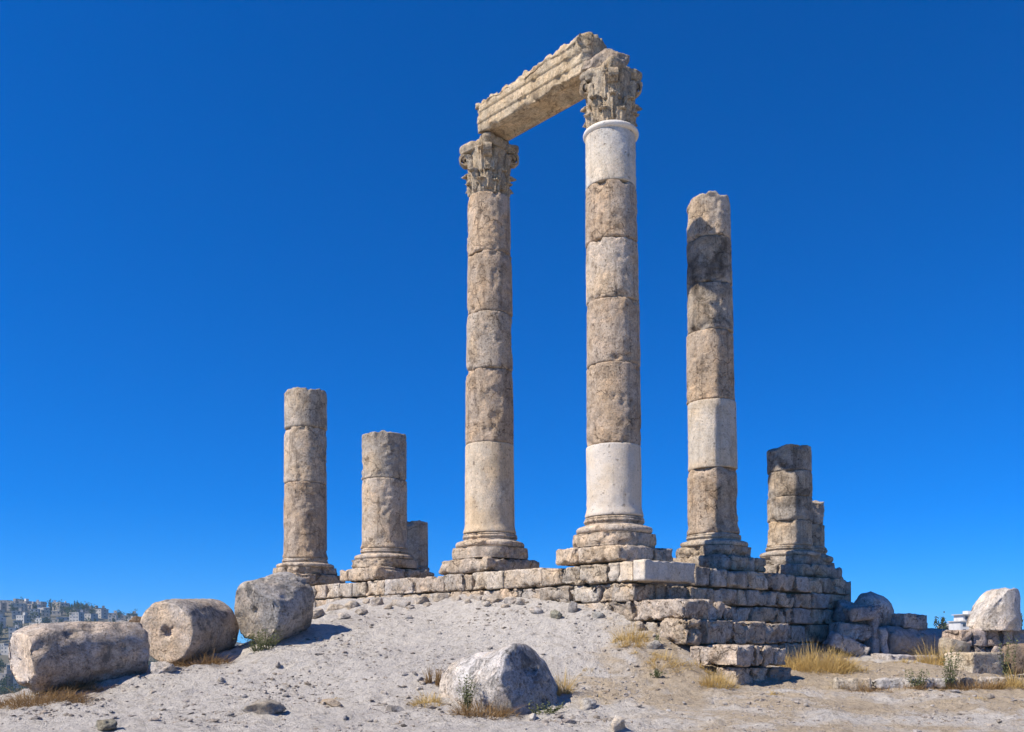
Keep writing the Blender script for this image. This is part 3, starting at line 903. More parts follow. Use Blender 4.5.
# ------------------------------------------------------------------ capitals
def capital(root, zbase, shift, r_neck, height, half_diag, seed, broken=False, turn=0.0):
    """weathered Corinthian capital: bell, two rows of acanthus, corner volutes, abacus"""
    cap = empty('capital', (shift[0], shift[1], zbase)); cap.parent = root
    c = (.54, .45, .33)
    H = height
    def bell_r(t): return r_neck * (0.85 + .30 * max(0, t - .55) ** 2.0)
    prof = [(.2, 0)] + [(bell_r(t), t * H * .9) for t in np.linspace(0, 1, 22)] + [(.3, H * .9)]
    v, f = lathe(prof, 64)
    rad = np.hypot(v[:, 0], v[:, 1]); q = v + seed
    d = .04 * fbm(q, 2.5, 4, seed)
    k = 1 + d * (rad > .4) / np.maximum(rad, .2); v[:, 0] *= k; v[:, 1] *= k
    mesh_obj('bell', v, f, M_carve, cap, color=(c[0] * .9, c[1] * .9, c[2] * .9, .1))
    rg = np.random.default_rng(seed)

    def leaf(ang, z0, h, wid, out, curl, s):
        nu, nv = 15, 16
        V = []; 
        for iv in range(nv):
            t = iv / (nv - 1)
            zz = z0 + h * (t - .34 * (max(0, t - .70) / .30) ** 1.6 * curl)
            rr = bell_r(min(1, zz / (H * .9))) + .0 + .04 * math.sin(t * 2.2) + out * (.25 * t ** 2 + .95 * t ** 5)
            for iu in range(nu):
                u = iu / (nu - 1) * 2 - 1
                lob = 1 - .26 * (0.5 + 0.5 * math.cos(t * 20)) ** 3       # toothed outline
                w = wid * (.80 + .32 * math.sin(min(1, t * 1.25) * 2.4) - .45 * max(0, t - .78) / .22) * lob
                a = ang + u * w / rr
                bulge = .065 * (1 - u * u) + .014 * math.cos(u * 9.5) + .022 * math.exp(-(u / .14) ** 2)
                V.append(((rr + bulge) * math.cos(a), (rr + bulge) * math.sin(a), zz))
        V = np.array(V)
        inner = V.copy()
        rad = np.hypot(V[:, 0], V[:, 1])
        inner[:, :2] *= (1 - .09 / rad)[:, None]; inner[:, 2] -= .02
        q = V + s
        dd = .016 * fbm(q, 8, 3, s) - .05 * sstep(.28, .38, fbm(q, 2.2, 3, s + 2))
        V[:, :2] *= (1 + dd / rad)[:, None]
        n = nu * nv
        F_ = []
        for iv in range(nv - 1):
            for iu in range(nu - 1):
                p = iv * nu + iu
                F_.append((p, p + 1, p + nu + 1, p + nu)); F_.append((n + p, n + p + nu, n + p + nu + 1, n + p + 1))
        rim = [i for i in range(nu)] + [iv * nu + nu - 1 for iv in range(1, nv)] + [(nv - 1) * nu + i for i in range(nu - 2, -1, -1)] + [iv * nu for iv in range(nv - 2, 0, -1)]
        for p, q_ in zip(rim, rim[1:] + rim[:1]): F_.append((q_, p, n + p, n + q_))
        return np.vstack([V, inner]), F_

    for i in range(8):                      # two close-set rows
        s = nseed()
        v, f = leaf(i * math.pi / 4 + math.pi / 8, .0, H * .33 * rg.uniform(.9, 1.05), .19, .12, 1, s)
        mesh_obj('acanthus_leaf', v, f, M_carve, cap, color=c + (.1,))
    for i in range(8):
        s = nseed()
        v, f = leaf(i * math.pi / 4, H * .06, H * .52 * rg.uniform(.88, 1.05), .16, .16, 1, s)
        mesh_obj('acanthus_leaf', v, f, M_carve, cap, color=c + (.1,))
    for i in range(4):                      # leaves that climb to the corner volutes
        for sg in (-1, 1):
            s = nseed()
            v, f = leaf(math.pi / 4 + i * math.pi / 2 + sg * .30, H * .40, H * .46 * rg.uniform(.92, 1.05), .15, half_diag - r_neck - .17, .6, s)
            mesh_obj('acanthus_leaf', v, f, M_carve, cap, color=c + (.1,))
    for i in range(4):
        s = nseed()
        a = math.pi / 4 + i * math.pi / 2
        g = Geo()
        n = 34                                  # stalk and spiral as one swept band
        pts = []
        r_in = bell_r(.5)
        for t in np.linspace(0, 1, 12):
            pts.append((r_in + .03 + (half_diag - .20 - r_in) * t ** 1.6, H * (.48 + .36 * t)))
        cx_, cz_ = half_diag - .21, H * .72
        for t in np.linspace(.10, 1.0, n - 12):
            an = math.pi / 2 - t * 2 * math.pi * 1.5
            rr = .19 * (1 - .8 * t)
            pts.append((cx_ + rr * math.cos(an), cz_ + rr * math.sin(an)))
        pts = np.array(pts)
        V = []
        for k_, (rr, zz) in enumerate(pts):
            wd = .07 + .06 * min(1, k_ / 12) - .05 * max(0, (k_ - 22) / 12)
            for (du, dt) in ((-1, -1), (1, -1), (1, 1), (-1, 1)):
                V.append((rr + dt * .03, du * wd, zz + dt * .028))
        F_ = []
        for k_ in range(len(pts) - 1):
            for e in range(4):
                F_.append((k_ * 4 + e, k_ * 4 + (e + 1) % 4, (k_ + 1) * 4 + (e + 1) % 4, (k_ + 1) * 4 + e))
        F_.append((3, 2, 1, 0)); m_ = (len(pts) - 1) * 4; F_.append((m_, m_ + 1, m_ + 2, m_ + 3))
        V = np.array(V) @ rotm(0, 0, a).T
        V += .02 * np.stack([fbm(V + s, 6, 3, s), fbm(V + s + 9, 6, 3, s + 1), fbm(V + s + 19, 6, 3, s + 2)], 1)
        mesh_obj('volute', V, F_, M_carve, cap, False, color=c + (.1,))
    # abacus with hollow sides
    na = 96
    ang = np.arange(na) / na * 2 * math.pi
    loc = (ang + math.pi / 4) % (math.pi / 2) - math.pi / 4      # angle from the middle of a side
    side_half = half_diag * .745
    rr = side_half / np.cos(loc) * (1 - .05 * np.cos(loc * 2) ** 2)
    rr = np.minimum(rr, half_diag * .97)
    z0, z1 = H * .84, H
    rows = [(0.3, z0), (.75, z0), (.93, z0), (.965, z0 + .03), (.95, z0 + .08), (1.0, z0 + .11), (1.01, (z0 + z1) / 2 + .05), (1.0, z1 - .03), (.96, z1), (.7, z1), (.3, z1)]
    V = np.vstack([np.stack([rr * k_ * np.cos(ang), rr * k_ * np.sin(ang), np.full(na, zz)], 1) for k_, zz in rows] + [np.array([[0, 0, z0], [0, 0, z1]])])
    F_ = [(k_ * na + i, k_ * na + (i + 1) % na, (k_ + 1) * na + (i + 1) % na, (k_ + 1) * na + i) for k_ in range(len(rows) - 1) for i in range(na)]
    b_, t_ = len(V) - 2, len(V) - 1; L_ = (len(rows) - 1) * na
    for i in range(na): F_.append((b_, (i + 1) % na, i)); F_.append((t_, L_ + i, L_ + (i + 1) % na))
    q = V + seed * 3
    rad = np.hypot(V[:, 0], V[:, 1])
    d = .03 * fbm(q, 3, 4, seed + 40) - .09 * sstep(.1, .4, fbm(q, 1.8, 3, seed + 41)) - .06 * sstep(.1, .4, fbm(q, 5, 3, seed + 44))
    V[:, :2] *= (1 + d * (rad > .5) / np.maximum(rad, .3))[:, None]
    mesh_obj('abacus', V, F_, M_carve, cap, color=c + (.05,))
    return cap


CAP_TOP = 17.10 - TOP
capital(colD, zsD[-1], shD, .665, CAP_TOP - zsD[-1], .96, 31)
capE = capital(colE, zsE[-1], shE, .66, CAP_TOP - zsE[-1], .87, 57, broken=True)
# astragal ring on the corner column's neck
v, f = lathe([(.5, 0), (.70, 0), (.725, .015), (.755, .05), (.762, .085), (.75, .12), (.715, .15), (.69, .165), (.5, .165)], 80)
o = mesh_obj('neck_ring', v, f, M_white, colE, color=(.70, .67, .62, 0)); o.location = (shE[0], shE[1], zsE[-1] - .15)

# ------------------------------------------------------------------ the architrave
def architrave():
    a_f, a_b = -.66, .49
    b0, b1 = .34, 4.92
    z0, z1 = 17.12, 18.30
    H = z1 - z0
    # cross-section: front fasciae, crown, back, soffit (a outward negative), going round
    sec = [(a_f + .075, 0), (a_f + .075, .29), (a_f + .035, .305), (a_f + .045, .335), (a_f + .04, .36), (a_f + .04, .60), (a_f, .615), (a_f + .01, .645), (a_f, .67), (a_f, .86), (a_f - .04, .88), (a_f - .07, .95), (a_f - .07, 1.02), (a_f - .02, 1.08), (a_f + .05, H), (0, H), (a_b - .05, H),
           (a_b + .05, 1.02), (a_b + .02, .9), (a_b, .62), (a_b - .04, .6), (a_b - .04, .3), (a_b - .08, .28), (a_b - .08, 0), (a_b - .3, 0), (a_b - .31, .045), (0, .05), (a_f + .31, .045), (a_f + .30, 0)]
    # densify
    pts = []
    for p, q in zip(sec, sec[1:] + sec[:1]):
        n = max(1, int(math.hypot(q[0] - p[0], q[1] - p[1]) / .055))
        for t in range(n): pts.append((p[0] + (q[0] - p[0]) * t / n, p[1] + (q[1] - p[1]) * t / n))
    pts = np.array(pts); m = len(pts)
    nb = 96
    bs = np.linspace(b0, b1, nb)
    V = np.vstack([np.stack([pts[:, 0], np.full(m, b), pts[:, 1] + z0], 1) for b in bs])
    F_ = [(k * m + i, (k + 1) * m + i, (k + 1) * m + (i + 1) % m, k * m + (i + 1) % m) for k in range(nb - 1) for i in range(m)]
    cen = np.array([-.08, 0, z0 + .5])
    ends = []
    base = len(V); extra = []
    for e, k in ((0, 0), (1, nb - 1)):          # end faces in three shrinking rings
        prev = [k * m + i for i in range(m)]
        for sc in (.8, .5, .2):
            ring = V[k * m:(k + 1) * m].copy()
            c_ = np.array([cen[0], bs[k], cen[2]])
            ring = c_ + (ring - c_) * sc
            idx = [base + len(extra) + i for i in range(m)]
            extra += list(ring)
            for i in range(m):
                j = (i + 1) % m
                F_.append((prev[i], prev[j], idx[j], idx[i]) if e == 0 else (prev[j], prev[i], idx[i], idx[j]))
            prev = idx
        F_.append(tuple(prev) if e == 0 else tuple(prev[::-1]))
    V = np.vstack([V, np.array(extra)])
    q = V * 1.0
    zrel = V[:, 2] - z0
    # ragged crown: the cornice edge is broken away, more so to the left
    top = sstep(.62, 1.05, zrel)
    rag = .14 * fbm(q, 1.3, 4, 601) + .16 * sstep(.0, .4, fbm(q, 2.6, 3, 602)) + .09 * fbm(q, 7, 3, 603)
    loss = .05 + .14 * sstep(1.0, 4.6, V[:, 1])
    V[:, 2] -= top * (loss + rag) * (zrel / H)
    V[:, 0] += np.where(V[:, 0] < -.3, 1, -1) * top * (.05 + .07 * sstep(-.1, .5, fbm(q, 3.2, 3, 605))) * sstep(.8, 1.0, zrel)
    # uneven faces, broken lower arris
    front = sstep(-.35, -.55, V[:, 0])
    low = sstep(.14, 0, zrel)
    V[:, 0] += front * (.022 * fbm(q, 6, 3, 606) + .05 * sstep(.15, .3, fbm(q, 2.2, 4, 607)) + low * .09 * sstep(0, .5, fbm(q, 2.8, 3, 608)))
    V[:, 2] += low * front * .07 * sstep(0, .5, fbm(q, 3.1, 3, 609))
    # broken right end, rough left end
    er = sstep(.85, .34, V[:, 1]); el = sstep(4.5, 4.92, V[:, 1])
    V[:, 1] += er * (.10 + .28 * fbm(q, 1.7, 4, 610) + .18 * front) - el * .07 * (1 + fbm(q, 3, 3, 611))
    o = mesh_obj('architrave', V, F_, M_drum, None, color=(.59, .475, .325, .18))
    o.location = (E0[0] - .12, E0[1], 0); o.rotation_euler = (0, 0, TH)
    o.data.materials[0] = M_drum
    tag(o, 'banded stone architrave beam with a broken jagged crown, lying across the two capitals', 'architrave')
    return o
architrave()
# broken stump of the next beam on the corner capital
v, f = rock((1.1, 1.45, 1.0), 713, 5, 12, .85, .15, boxy=.85)
o = mesh_obj('broken_stone', v, f, M_carve, None, color=(.47, .39, .31, .08))
w_ = W(-.08, .02); o.location = (w_[0] - .14, w_[1], 17.10 + .22); o.rotation_euler = (.1, -.05, TH)
tag(o, 'ragged broken lump of stone beside the architrave\'s right end on top of the corner capital', 'stone')


# ------------------------------------------------------------------ fallen drums
def fallen_drum(name, label, c0, yaw, L, r, pitch, seed, col, mat, wear=1.2, soot=0.0, hole=None, cuts=0, cat='drum', rough_end=.06, group='fallen column drums', face=None):
    """cylinder lying with its near face centred on c0, axis leaving towards yaw"""
    n = 96; nz = max(14, int(L / .06))
    zs = list(np.linspace(0, L, nz))
    prof = [(k * r, 0) for k in (.12, .2, .3, .45, .6, .75, .88, .96)] + [(r * .985, .02)] + [(r, z) for z in zs[1:-1]] + [(r * .985, L - .02)] + [(k * r, L) for k in (.95, .8, .55, .3)]
    v, f = lathe(prof, n)
    rad = np.hypot(v[:, 0], v[:, 1])
    q = v + seed * 4.3
    e = np.minimum(v[:, 2], L - v[:, 2])
    side = sstep(.75, .97, rad / r)
    d = .05 * fbm(q, 1.0, 4, seed) + .03 * fbm(q, 4.5, 4, seed + 3)
    d -= wear * (.16 * sstep(-.05, .5, fbm(q, 1.6, 3, seed + 6)) * sstep(.26, 0, e) + .06 * sstep(.15, .45, fbm(q, 2.3, 4, seed + 9)) + .05 * sstep(.10, 0, e))
    k = 1 + d * side / np.maximum(rad, .1)
    v[:, 0] *= k; v[:, 1] *= k
    endw = sstep(.2, 0, e)
    v[:, 2] += endw * rough_end * (fbm(q, 1.4, 4, seed + 12) + .5 * fbm(q, 6, 3, seed + 15)) * np.where(v[:, 2] < L / 2, 1, -1)
    rgc = np.random.default_rng(seed)
    for _c in range(cuts):                       # flanks split off along flat planes
        nn = np.array([*(rgc.normal(size=2)), rgc.normal() * .35]); nn /= np.linalg.norm(nn)
        cc = np.array([0, 0, L / 2]); ext = r * math.hypot(nn[0], nn[1]) + abs(nn[2]) * L / 2
        dd_ = (v - cc) @ nn - rgc.uniform(.80, .93) * ext
        v -= np.where(dd_ > 0, dd_ * .92, 0)[:, None] * nn
    if hole:
        for (hx, hy, hw, hh, dp) in hole:        # dowel holes cut in the near face
            m = (np.abs((v[:, 0] - hx) / hw) ** 4 + np.abs((v[:, 1] - hy) / hh) ** 4) < 1
            v[:, 2] += np.where(m & (e < .2) & (v[:, 2] < L / 2), dp, 0)
    # lathe axis z -> lying axis; local x stays picture-right of the face, local y up
    R = np.array([[1, 0, 0], [0, 0, 1], [0, 1, 0]], float)       # (x,y,z)->(x, z, y): axis along +Y, up = y
    f = [tuple(reversed(t)) for t in f]
    v = v @ R.T
    v = v @ rotm(pitch, 0, yaw - math.pi / 2).T
    nface = 8 * n
    mi = np.zeros(len(f), int)
    if face: mi[:7 * n] = 1; mi[[i for i, q_ in enumerate(f) if len(q_) == 3 and (len(v) - 2) in q_]] = 1
    o = mesh_obj(name, v, f, mat, None, color=col + (soot,), mats=[mat, face] if face else None, midx=mi if face else None)
    o.location = tuple(map(float, c0))
    tag(o, label, cat, group)
    return o


R_ = math.radians
fallen_drum('fallen_drum', 'long lichen-grey fallen drum at the far left edge, lying in dry brown stalks', P(21, 659, 20.2), R_(50), 2.6, .75, R_(4), 801, (.52, .46, .41), M_lichen, face=M_cut, cuts=5, hole=[(-.12, -.05, .09, .06, .08)])
fallen_drum('fallen_drum', 'fallen drum showing a bright round face with a square dowel hole at its middle', P(166, 632, 22.9), R_(75), 2.05, .79, R_(3), 823, (.50, .43, .36), M_lichen, wear=.35, face=M_cut, hole=[(0.02, .0, .13, .11, .14)])
fallen_drum('fallen_drum', 'grey pitted fallen drum tilted up the slope under the leftmost column', P(254, 615, 23.9), R_(62), 1.5, .86, R_(14), 847, (.46, .425, .385), M_lichen, cuts=6, wear=1.5, soot=.05, hole=[(.05, .1, .08, .07, .08)])
fallen_drum('fallen_drum', 'half-buried drum in the foreground, white flank and blue-grey face with two slots', P(531, 682, 19.3), R_(131), 2.1, .84, R_(-11), 871, (.60, .56, .52), M_lichen, wear=.7, face=M_crust, cuts=4, hole=[(.0, .22, .16, .04, .12), (.3, -.4, .1, .05, .1)])

# ------------------------------------------------------------------ stones at the right
def stone(name, label, px, py, Y, dims, rot, seed, col=(.36, .33, .30), mat=None, facets=11, boxy=.4, amp=.10, soot=.05, cat='stone', group=None, sub=4):
    v, f = rock(dims, seed, sub, facets, .75, amp, boxy)
    v = v @ rotm(*rot).T
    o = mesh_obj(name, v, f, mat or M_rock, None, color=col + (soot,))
    o.location = tuple(map(float, P(px, py, Y)))
    tag(o, label, cat, group)
    return o


def hewn(name, label, px, py, Y, dims, rot, col=(.36, .33, .30), mat=None, soot=.05, r=.05, amp=.03, cat='stone', chips=1.0, group=None):
    v, f = rbox(*dims, nseed(), r=r, amp=amp, chips=chips, rough=1.2)
    v = v @ rotm(*rot).T
    o = mesh_obj(name, v, f, mat or M_block, None, color=col + (soot,))
    o.location = tuple(map(float, P(px, py, Y)))
    tag(o, label, cat, group)
    return o


GB = 'tumbled boulders right of the podium'
bl = (.56, .52, .49)
stone('boulder', 'big round boulder topmost in the pile against the podium\'s right end', 871, 612, 31.5, (1.45, 1.3, 1.3), (0, .3, .2), 901, (.66, .61, .57), boxy=.15, facets=9, amp=.08, mat=M_block, group=GB)
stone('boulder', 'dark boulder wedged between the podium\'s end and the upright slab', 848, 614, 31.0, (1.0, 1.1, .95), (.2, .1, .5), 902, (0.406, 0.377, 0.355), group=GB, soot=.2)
stone('boulder', 'smooth boulder under the big round one, behind the upright slab', 862, 622, 30.8, (.95, .8, .9), (0, 0, .4), 932, (.60, .56, .52), boxy=.4, amp=.1, mat=M_block, group=GB)
g_ = Geo()
v, f = rbox(.27, .5, 1.55, nseed(), r=.07, amp=.03); g_.add(v @ rotm(0, .06, .3).T + np.array([.12, 0, -.1]), f)
v, f = rbox(1.0, .6, .42, nseed(), r=.14, amp=.05); v = v @ rotm(0, -.12, .1).T; g_.add(v + np.array([-.16, .05, .62]), f)
o = g_.build('upright_slab', M_block, None, color=(0.507, 0.450, 0.413, 0.100)); o.location = tuple(P(868, 633, 30.0)); tag(o, 'narrow upright stone slab standing in the boulder pile like a post', 'stone', GB)
hewn('stone_block', 'pale tilted block lying across the pile, left of the upright slab', 850, 632, 30.2, (1.15, .8, .52), (.0, .12, .1), (0.580, 0.536, 0.507), r=.12, group=GB)
hewn('stone_block', 'slipped block with its nose down in the dry grass, lowest on the pile\'s left', 846, 645.5, 29.4, (1.25, .7, .46), (.1, .38, .1), (0.536, 0.507, 0.493), r=.12, group=GB)
hewn('stone_slab', 'thin leaning slab between the upright slab and the long boulder', 880, 641, 30.0, (.24, .6, .85), (0, -.16, .2), bl, r=.07, group=GB)
fallen_drum('boulder', 'long dark barrel-shaped boulder lying right of the upright slab', P(881, 642, 30.5), R_(27), 3.0, .53, R_(-2), 955, (0.478, 0.435, 0.406), M_rock, wear=1.2, cat='boulder', group=GB)
hewn('stone_block', 'flat notched block lying on top of the long barrel-shaped boulder', 906, 621.3, 31.2, (1.1, .8, .48), (.02, .03, .5), (0.493, 0.471, 0.457), r=.06, amp=.05, group=GB)
hewn('stone_slab', 'flat slab in the shade at the foot of the long barrel-shaped boulder', 905, 659, 28.8, (1.9, .8, .26), (0, .04, .35), (0.522, 0.478, 0.450), r=.08, group=GB)
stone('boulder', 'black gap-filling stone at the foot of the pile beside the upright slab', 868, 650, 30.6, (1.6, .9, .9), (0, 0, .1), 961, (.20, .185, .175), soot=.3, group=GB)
stone('boulder', 'brownish rounded stone at the right end of the long barrel-shaped boulder', 953, 651, 28.6, (.95, .8, .85), (0, .2, .3), 967, (.42, .37, .30), group=GB)
# masonry wall with the white broken stone on it
wall = empty('ruined_wall', P(995, 655, 29.0), R_(8)); tag(wall, 'low pinkish rubble wall under the tall white broken stone at the right edge', 'wall')
def wallblk(dx, dz, w, h, col, soot=.0, dp=1.0):
    v, f = rbox(w, dp, h, nseed(), r=.05, amp=.035, chips=1.0, rough=1.4)
    o = mesh_obj('wall_stone', v, f, M_block, wall, color=col + (soot,)); o.location = (dx, .5, dz)
for i, (dx, w) in enumerate(((-.95, .42), (-.5, .47), (.0, .5), (.45, .38), (1.05, .8))): wallblk(dx, .52, w - .01, .5, (.50, .42, .37) if i < 4 else (.38, .34, .31))
for i, (dx, w) in enumerate(((-.95, .5), (-.4, .58), (.2, .6), (.9, .78))): wallblk(dx, .02, w - .01, .5, (.48, .41, .36))
v, f = drum_geo(1.34, .77, .72, 977, n=110, wear=1.2)
lim = np.interp(v[:, 0], [-.80, -.62, -.45, -.30, -.12, .05, .3, .55, .66, .8], [.06, .26, .56, .80, 1.0, 1.22, 1.32, 1.24, 1.02, .75])
lim = lim + .10 * fbm(v * np.array([1, 1, .2]) + 5, 2.2, 4, 978) + .05 * fbm(v * np.array([1, 1, .2]), 7, 3, 979)
v[:, 2] = np.where(v[:, 2] > lim, lim + .04 * fbm(v, 6, 3, 980), v[:, 2]) - .66
o = mesh_obj('broken_stone', v, f, M_block, None, color=(.66, .61, .56, 0)); o.location = tuple(P(993.5, 609.5, 29.4))
tag(o, 'tall white broken stone with a stepped left side, standing on the low rubble wall', 'stone')
hewn('stone_block', 'squared block with a bright left face and grey right end, below the rubble wall', 974, 664, 26.6, (1.25, .95, .66), (0, 0, .42), (.62, .55, .44), r=.03, amp=.015, chips=.35)
hewn('stone_block', 'rust-stained rounded block cut by the right edge of the picture', 1019, 659, 26.9, (.95, .8, .85), (0, 0, .1), (.34, .255, .18), r=.4, amp=.05, soot=.1)
# kerb of slabs
hewn('kerb_stone', 'short lumpy kerb stone at the left end of the kerb', 851, 684.5, 22.3, (.85, .42, .34), (0, .02, -.02), (.52, .46, .37), r=.09, amp=.04, cat='kerb stone', group='kerb stones')
hewn('kerb_stone', 'long thin pale kerb slab with weeds along its front', 914, 683.5, 22.35, (2.05, .4, .26), (0, .0, .01), (.58, .55, .51), r=.05, cat='kerb stone', group='kerb stones')
hewn('kerb_stone', 'kerb slab overgrown with weeds at the right edge', 985, 682.5, 22.4, (1.3, .4, .26), (0, .0, .03), (.54, .49, .42), r=.05, cat='kerb stone', group='kerb stones')
# far left stone between the drums
stone('boulder', 'small rust-brown boulder showing between the two leftmost fallen drums', 137, 627, 24.5, (.42, .5, .62), (0, 0, .2), 981, (.34, .24, .15), M_rock)
stone('boulder', 'small grey boulder just left of the rust-brown one', 124, 630, 24.8, (.55, .5, .5), (0, 0, .9), 983, (.42, .39, .35), M_rock)


# ------------------------------------------------------------------ loose rocks and gravel
def ground_rock(px, py, w, h, label, col=(.42, .39, .36), group=None, boxy=.3, dp=None, sink=.25):
    p = gp(px, py)
    k = p[1] / F_PX
    s = nseed()
    v, f = rock((w * k * 1.15, (dp or w * .8) * k, h * k * 1.5), s, 4 if w > 14 else 3, 16, .97, .12, boxy)
    v = v @ rotm(0, 0, random.uniform(0, 6.3) if dp is None else 0).T
    o = mesh_obj('loose_rock', v, f, M_rock, None, color=col + (.05,))
    o.location = (p[0], p[1], p[2] + h * k * (.5 - sink * 1.45))
    tag(o, label, 'rock', group)
    return o

ground_rock(263, 712, 46, 17, 'flat grey rock lying alone in the left foreground', (.36, .34, .31), dp=30)
ground_rock(617, 728, 24, 15, 'white jagged rock at the bottom edge, right of the half-buried drum', (.62, .57, .5))
ground_rock(533, 720, 12, 9, 'small white rock in front of the half-buried drum\'s dark face', (.6, .57, .52))
ground_rock(587, 708, 20, 12, 'pale rock against the right foot of the half-buried drum', (.5, .46, .4))
ground_rock(573, 611, 12, 15, 'dark upright rock high on the slope under the corner column', (.34, .32, .30))
ground_rock(555, 616, 18, 7, 'flat mossy rock left of the dark upright rock', (.34, .32, .24))
ground_rock(598, 617, 14, 8, 'grey rock at the head of the slope right of the dark upright rock', (.38, .36, .32))
ground_rock(536, 612, 14, 7, 'pale flat rock on the slope below the front wall', (.5, .47, .44))
ground_rock(162, 672, 26, 12, 'white rock under the bright round face of the fallen drum', (.6, .56, .52))
ground_rock(330, 705, 26, 9, 'tan flat rock left of the straw tuft beside the half-buried drum', (.46, .37, .27))
ground_rock(105, 728, 30, 11, 'grey-green crusted rock at the bottom left edge', (.30, .29, .24))
ground_rock(395, 712, 16, 9, 'grey rock among the gravel left of the half-buried drum', (.4, .38, .36))
ground_rock(640, 600 + 28, 16, 10, 'lumpy rock at the foot of the podium corner block', (.44, .39, .32))
ground_rock(652, 648, 18, 9, 'rounded rock behind the straw tufts at the broken steps', (.43, .39, .33))
for (x, y, w, h) in ((428, 606, 10, 5), (468, 603, 9, 5), (486, 605, 11, 5), (505, 607, 9, 4), (520, 604, 12, 6), (388, 609, 10, 5), (410, 609, 9, 4), (367, 603, 9, 5), (420, 603, 20, 8), (440, 600, 22, 9), (456, 601, 14, 8), (478, 600, 20, 9), (495, 602, 26, 9), (512, 603, 16, 7), (400, 606, 22, 8), (376, 604, 20, 8), (352, 607, 18, 8), (336, 610, 22, 8), (318, 616, 24, 9), (344, 618, 18, 7), (362, 613, 15, 6)):
    ground_rock(x, y, w, h, 'pale rubble stone lying along the foot of the front podium wall', (.52, .47, .41), 'rubble along the foot of the wall', boxy=random.uniform(.2, .9))
ng = 0
rg = np.random.default_rng(5)
while ng < 42:
    px, py = rg.uniform(5, 1000), rg.uniform(610, 728)
    if py < 600 + abs(px - 520) * .12 or (px > 660 and py < 690) or (px < 330 and py < 712 - px * .24): continue
    if 425 < px < 585 and 640 < py < 718: continue
    w = rg.uniform(4, 9)
    c = rg.uniform(.34, .52)
    ground_rock(px, py, w, w * rg.uniform(.4, .7), 'small loose stone lying on the gravel slope', (c, c * .95, c * .89), 'loose stones on the gravel slope')
    ng += 1

# gravel: thousands of chips, one object
def gravel(n, name, sz, col, seed, region):
    rg = np.random.default_rng(seed)
    v0, f0 = ico(1)
    f0 = np.array(f0); nv = len(v0)
    out = []
    xs, ys, ss = [], [], []
    while len(xs) < n:
        Y = rg.uniform(*region[2:]); px = rg.uniform(*region[:2]); x = (px - CX) / F_PX * Y
        dens = .5 + .5 * math.sin(x * 1.3 + Y * .7) * math.cos(x * .5 - Y * 1.1)
        if rg.random() > .06 + .94 * dens ** 3: continue
        xs.append(x); ys.append(Y); ss.append(sz * rg.lognormal(0, .5))
    z = ground_z(np.array(xs), np.array(ys))
    V = []
    for i in range(n):
        sc = np.array([rg.uniform(.7, 1.5), rg.uniform(.7, 1.3), rg.uniform(.35, .7)]) * ss[i]
        R = rotm(rg.uniform(-.3, .3), rg.uniform(-.3, .3), rg.uniform(0, 6.3))
        v = (v0 * (1 + rg.uniform(-.25, .25, (nv, 1))) * sc) @ R.T
        V.append(v + np.array([xs[i], ys[i], z[i] + ss[i] * .12]))
    V = np.vstack(V)
    Fs = (f0[None] + (np.arange(n) * nv)[:, None, None]).reshape(-1, 3)
    o = mesh_obj(name, V, Fs, M_rock, None, False, color=col + (0,))
    tag(o, kind='stuff'); return o
tag(gravel(6000, 'gravel', .018, (.47, .43, .395), 21, (-30, 1054, 16.3, 27)), 'pale grey gravel chips strewn over the slope', 'gravel')
tag(gravel(700, 'dark_gravel', .03, (.33, .30, .265), 22, (-30, 700, 17, 27)), 'darker stone chips scattered on the slope', 'gravel')


# ------------------------------------------------------------------ grass and weeds
def grass(px, py, w, h, n, label, mat, name='dry_grass_tuft', cat='grass tuft', group='dry grass tufts', lean=.5, elong=None, width=.013, Y=None, leaves=False):
    if Y is None: p = gp(px, py)
    else:
        x = (px - CX) / F_PX * Y; p = np.array([x, Y, gz1(x, Y)])
    k = p[1] / F_PX
    rad = w * k / 2
    el = elong or (1, .6)
    x0, y0, z0 = p
    _grid = {}
    def gzl(dx, dy):
        key = (round(dx / .15), round(dy / .15))
        if key not in _grid: _grid[key] = gz1(x0 + key[0] * .15, y0 + key[1] * .15) - z0
        return _grid[key]
    if leaves: g = weed_geo(n, rad, h * k, nseed(), gzl, el)
    else: g = tuft(int(n * 1.5), rad, h * k, lean * 1.35, width * .75, nseed(), el, gz=gzl)
    o = g.build(name, mat, None, False)
    o.location = tuple(map(float, p))
    tag(o, label, cat, group)
    return o

grass(631, 642, 34, 24, 420, 'bushy straw tuft on the slope just under the corner block', M_straw)
grass(667, 664, 44, 18, 380, 'low sprawling straw tuft left of the broken steps', M_straw, lean=.9)
grass(717, 686, 40, 24, 420, 'straw tuft in front of the lowest broken step', M_straw)
grass(815, 668, 74, 32, 1700, 'large golden patch of dry grass between the broken steps and the boulders', M_straw, elong=(1, .55), name='dry_grass_patch')
grass(836, 668, 44, 24, 500, 'golden dry grass at the foot of the slipped block', M_straw)
grass(800, 655, 34, 26, 350, 'dark brown stalks behind the golden grass patch, against the podium', M_rust, Y=26.3)
grass(434, 684, 16, 26, 200, 'upright rust-brown spike of dead stalks left of the half-buried drum', M_rust, lean=.25)
grass(428, 704, 34, 20, 320, 'low straw tuft at the half-buried drum\'s left end', M_straw, lean=.8)
grass(482, 721, 50, 34, 520, 'rust-brown brush in front of the half-buried drum\'s white flank', M_rust, lean=.7, name='dead_brush', Y=18.75)
grass(467, 712, 26, 36, 260, 'green-grey weed climbing the half-buried drum\'s flank', M_weed, name='weed', cat='weed', group='weeds', leaves=True, Y=19.0)
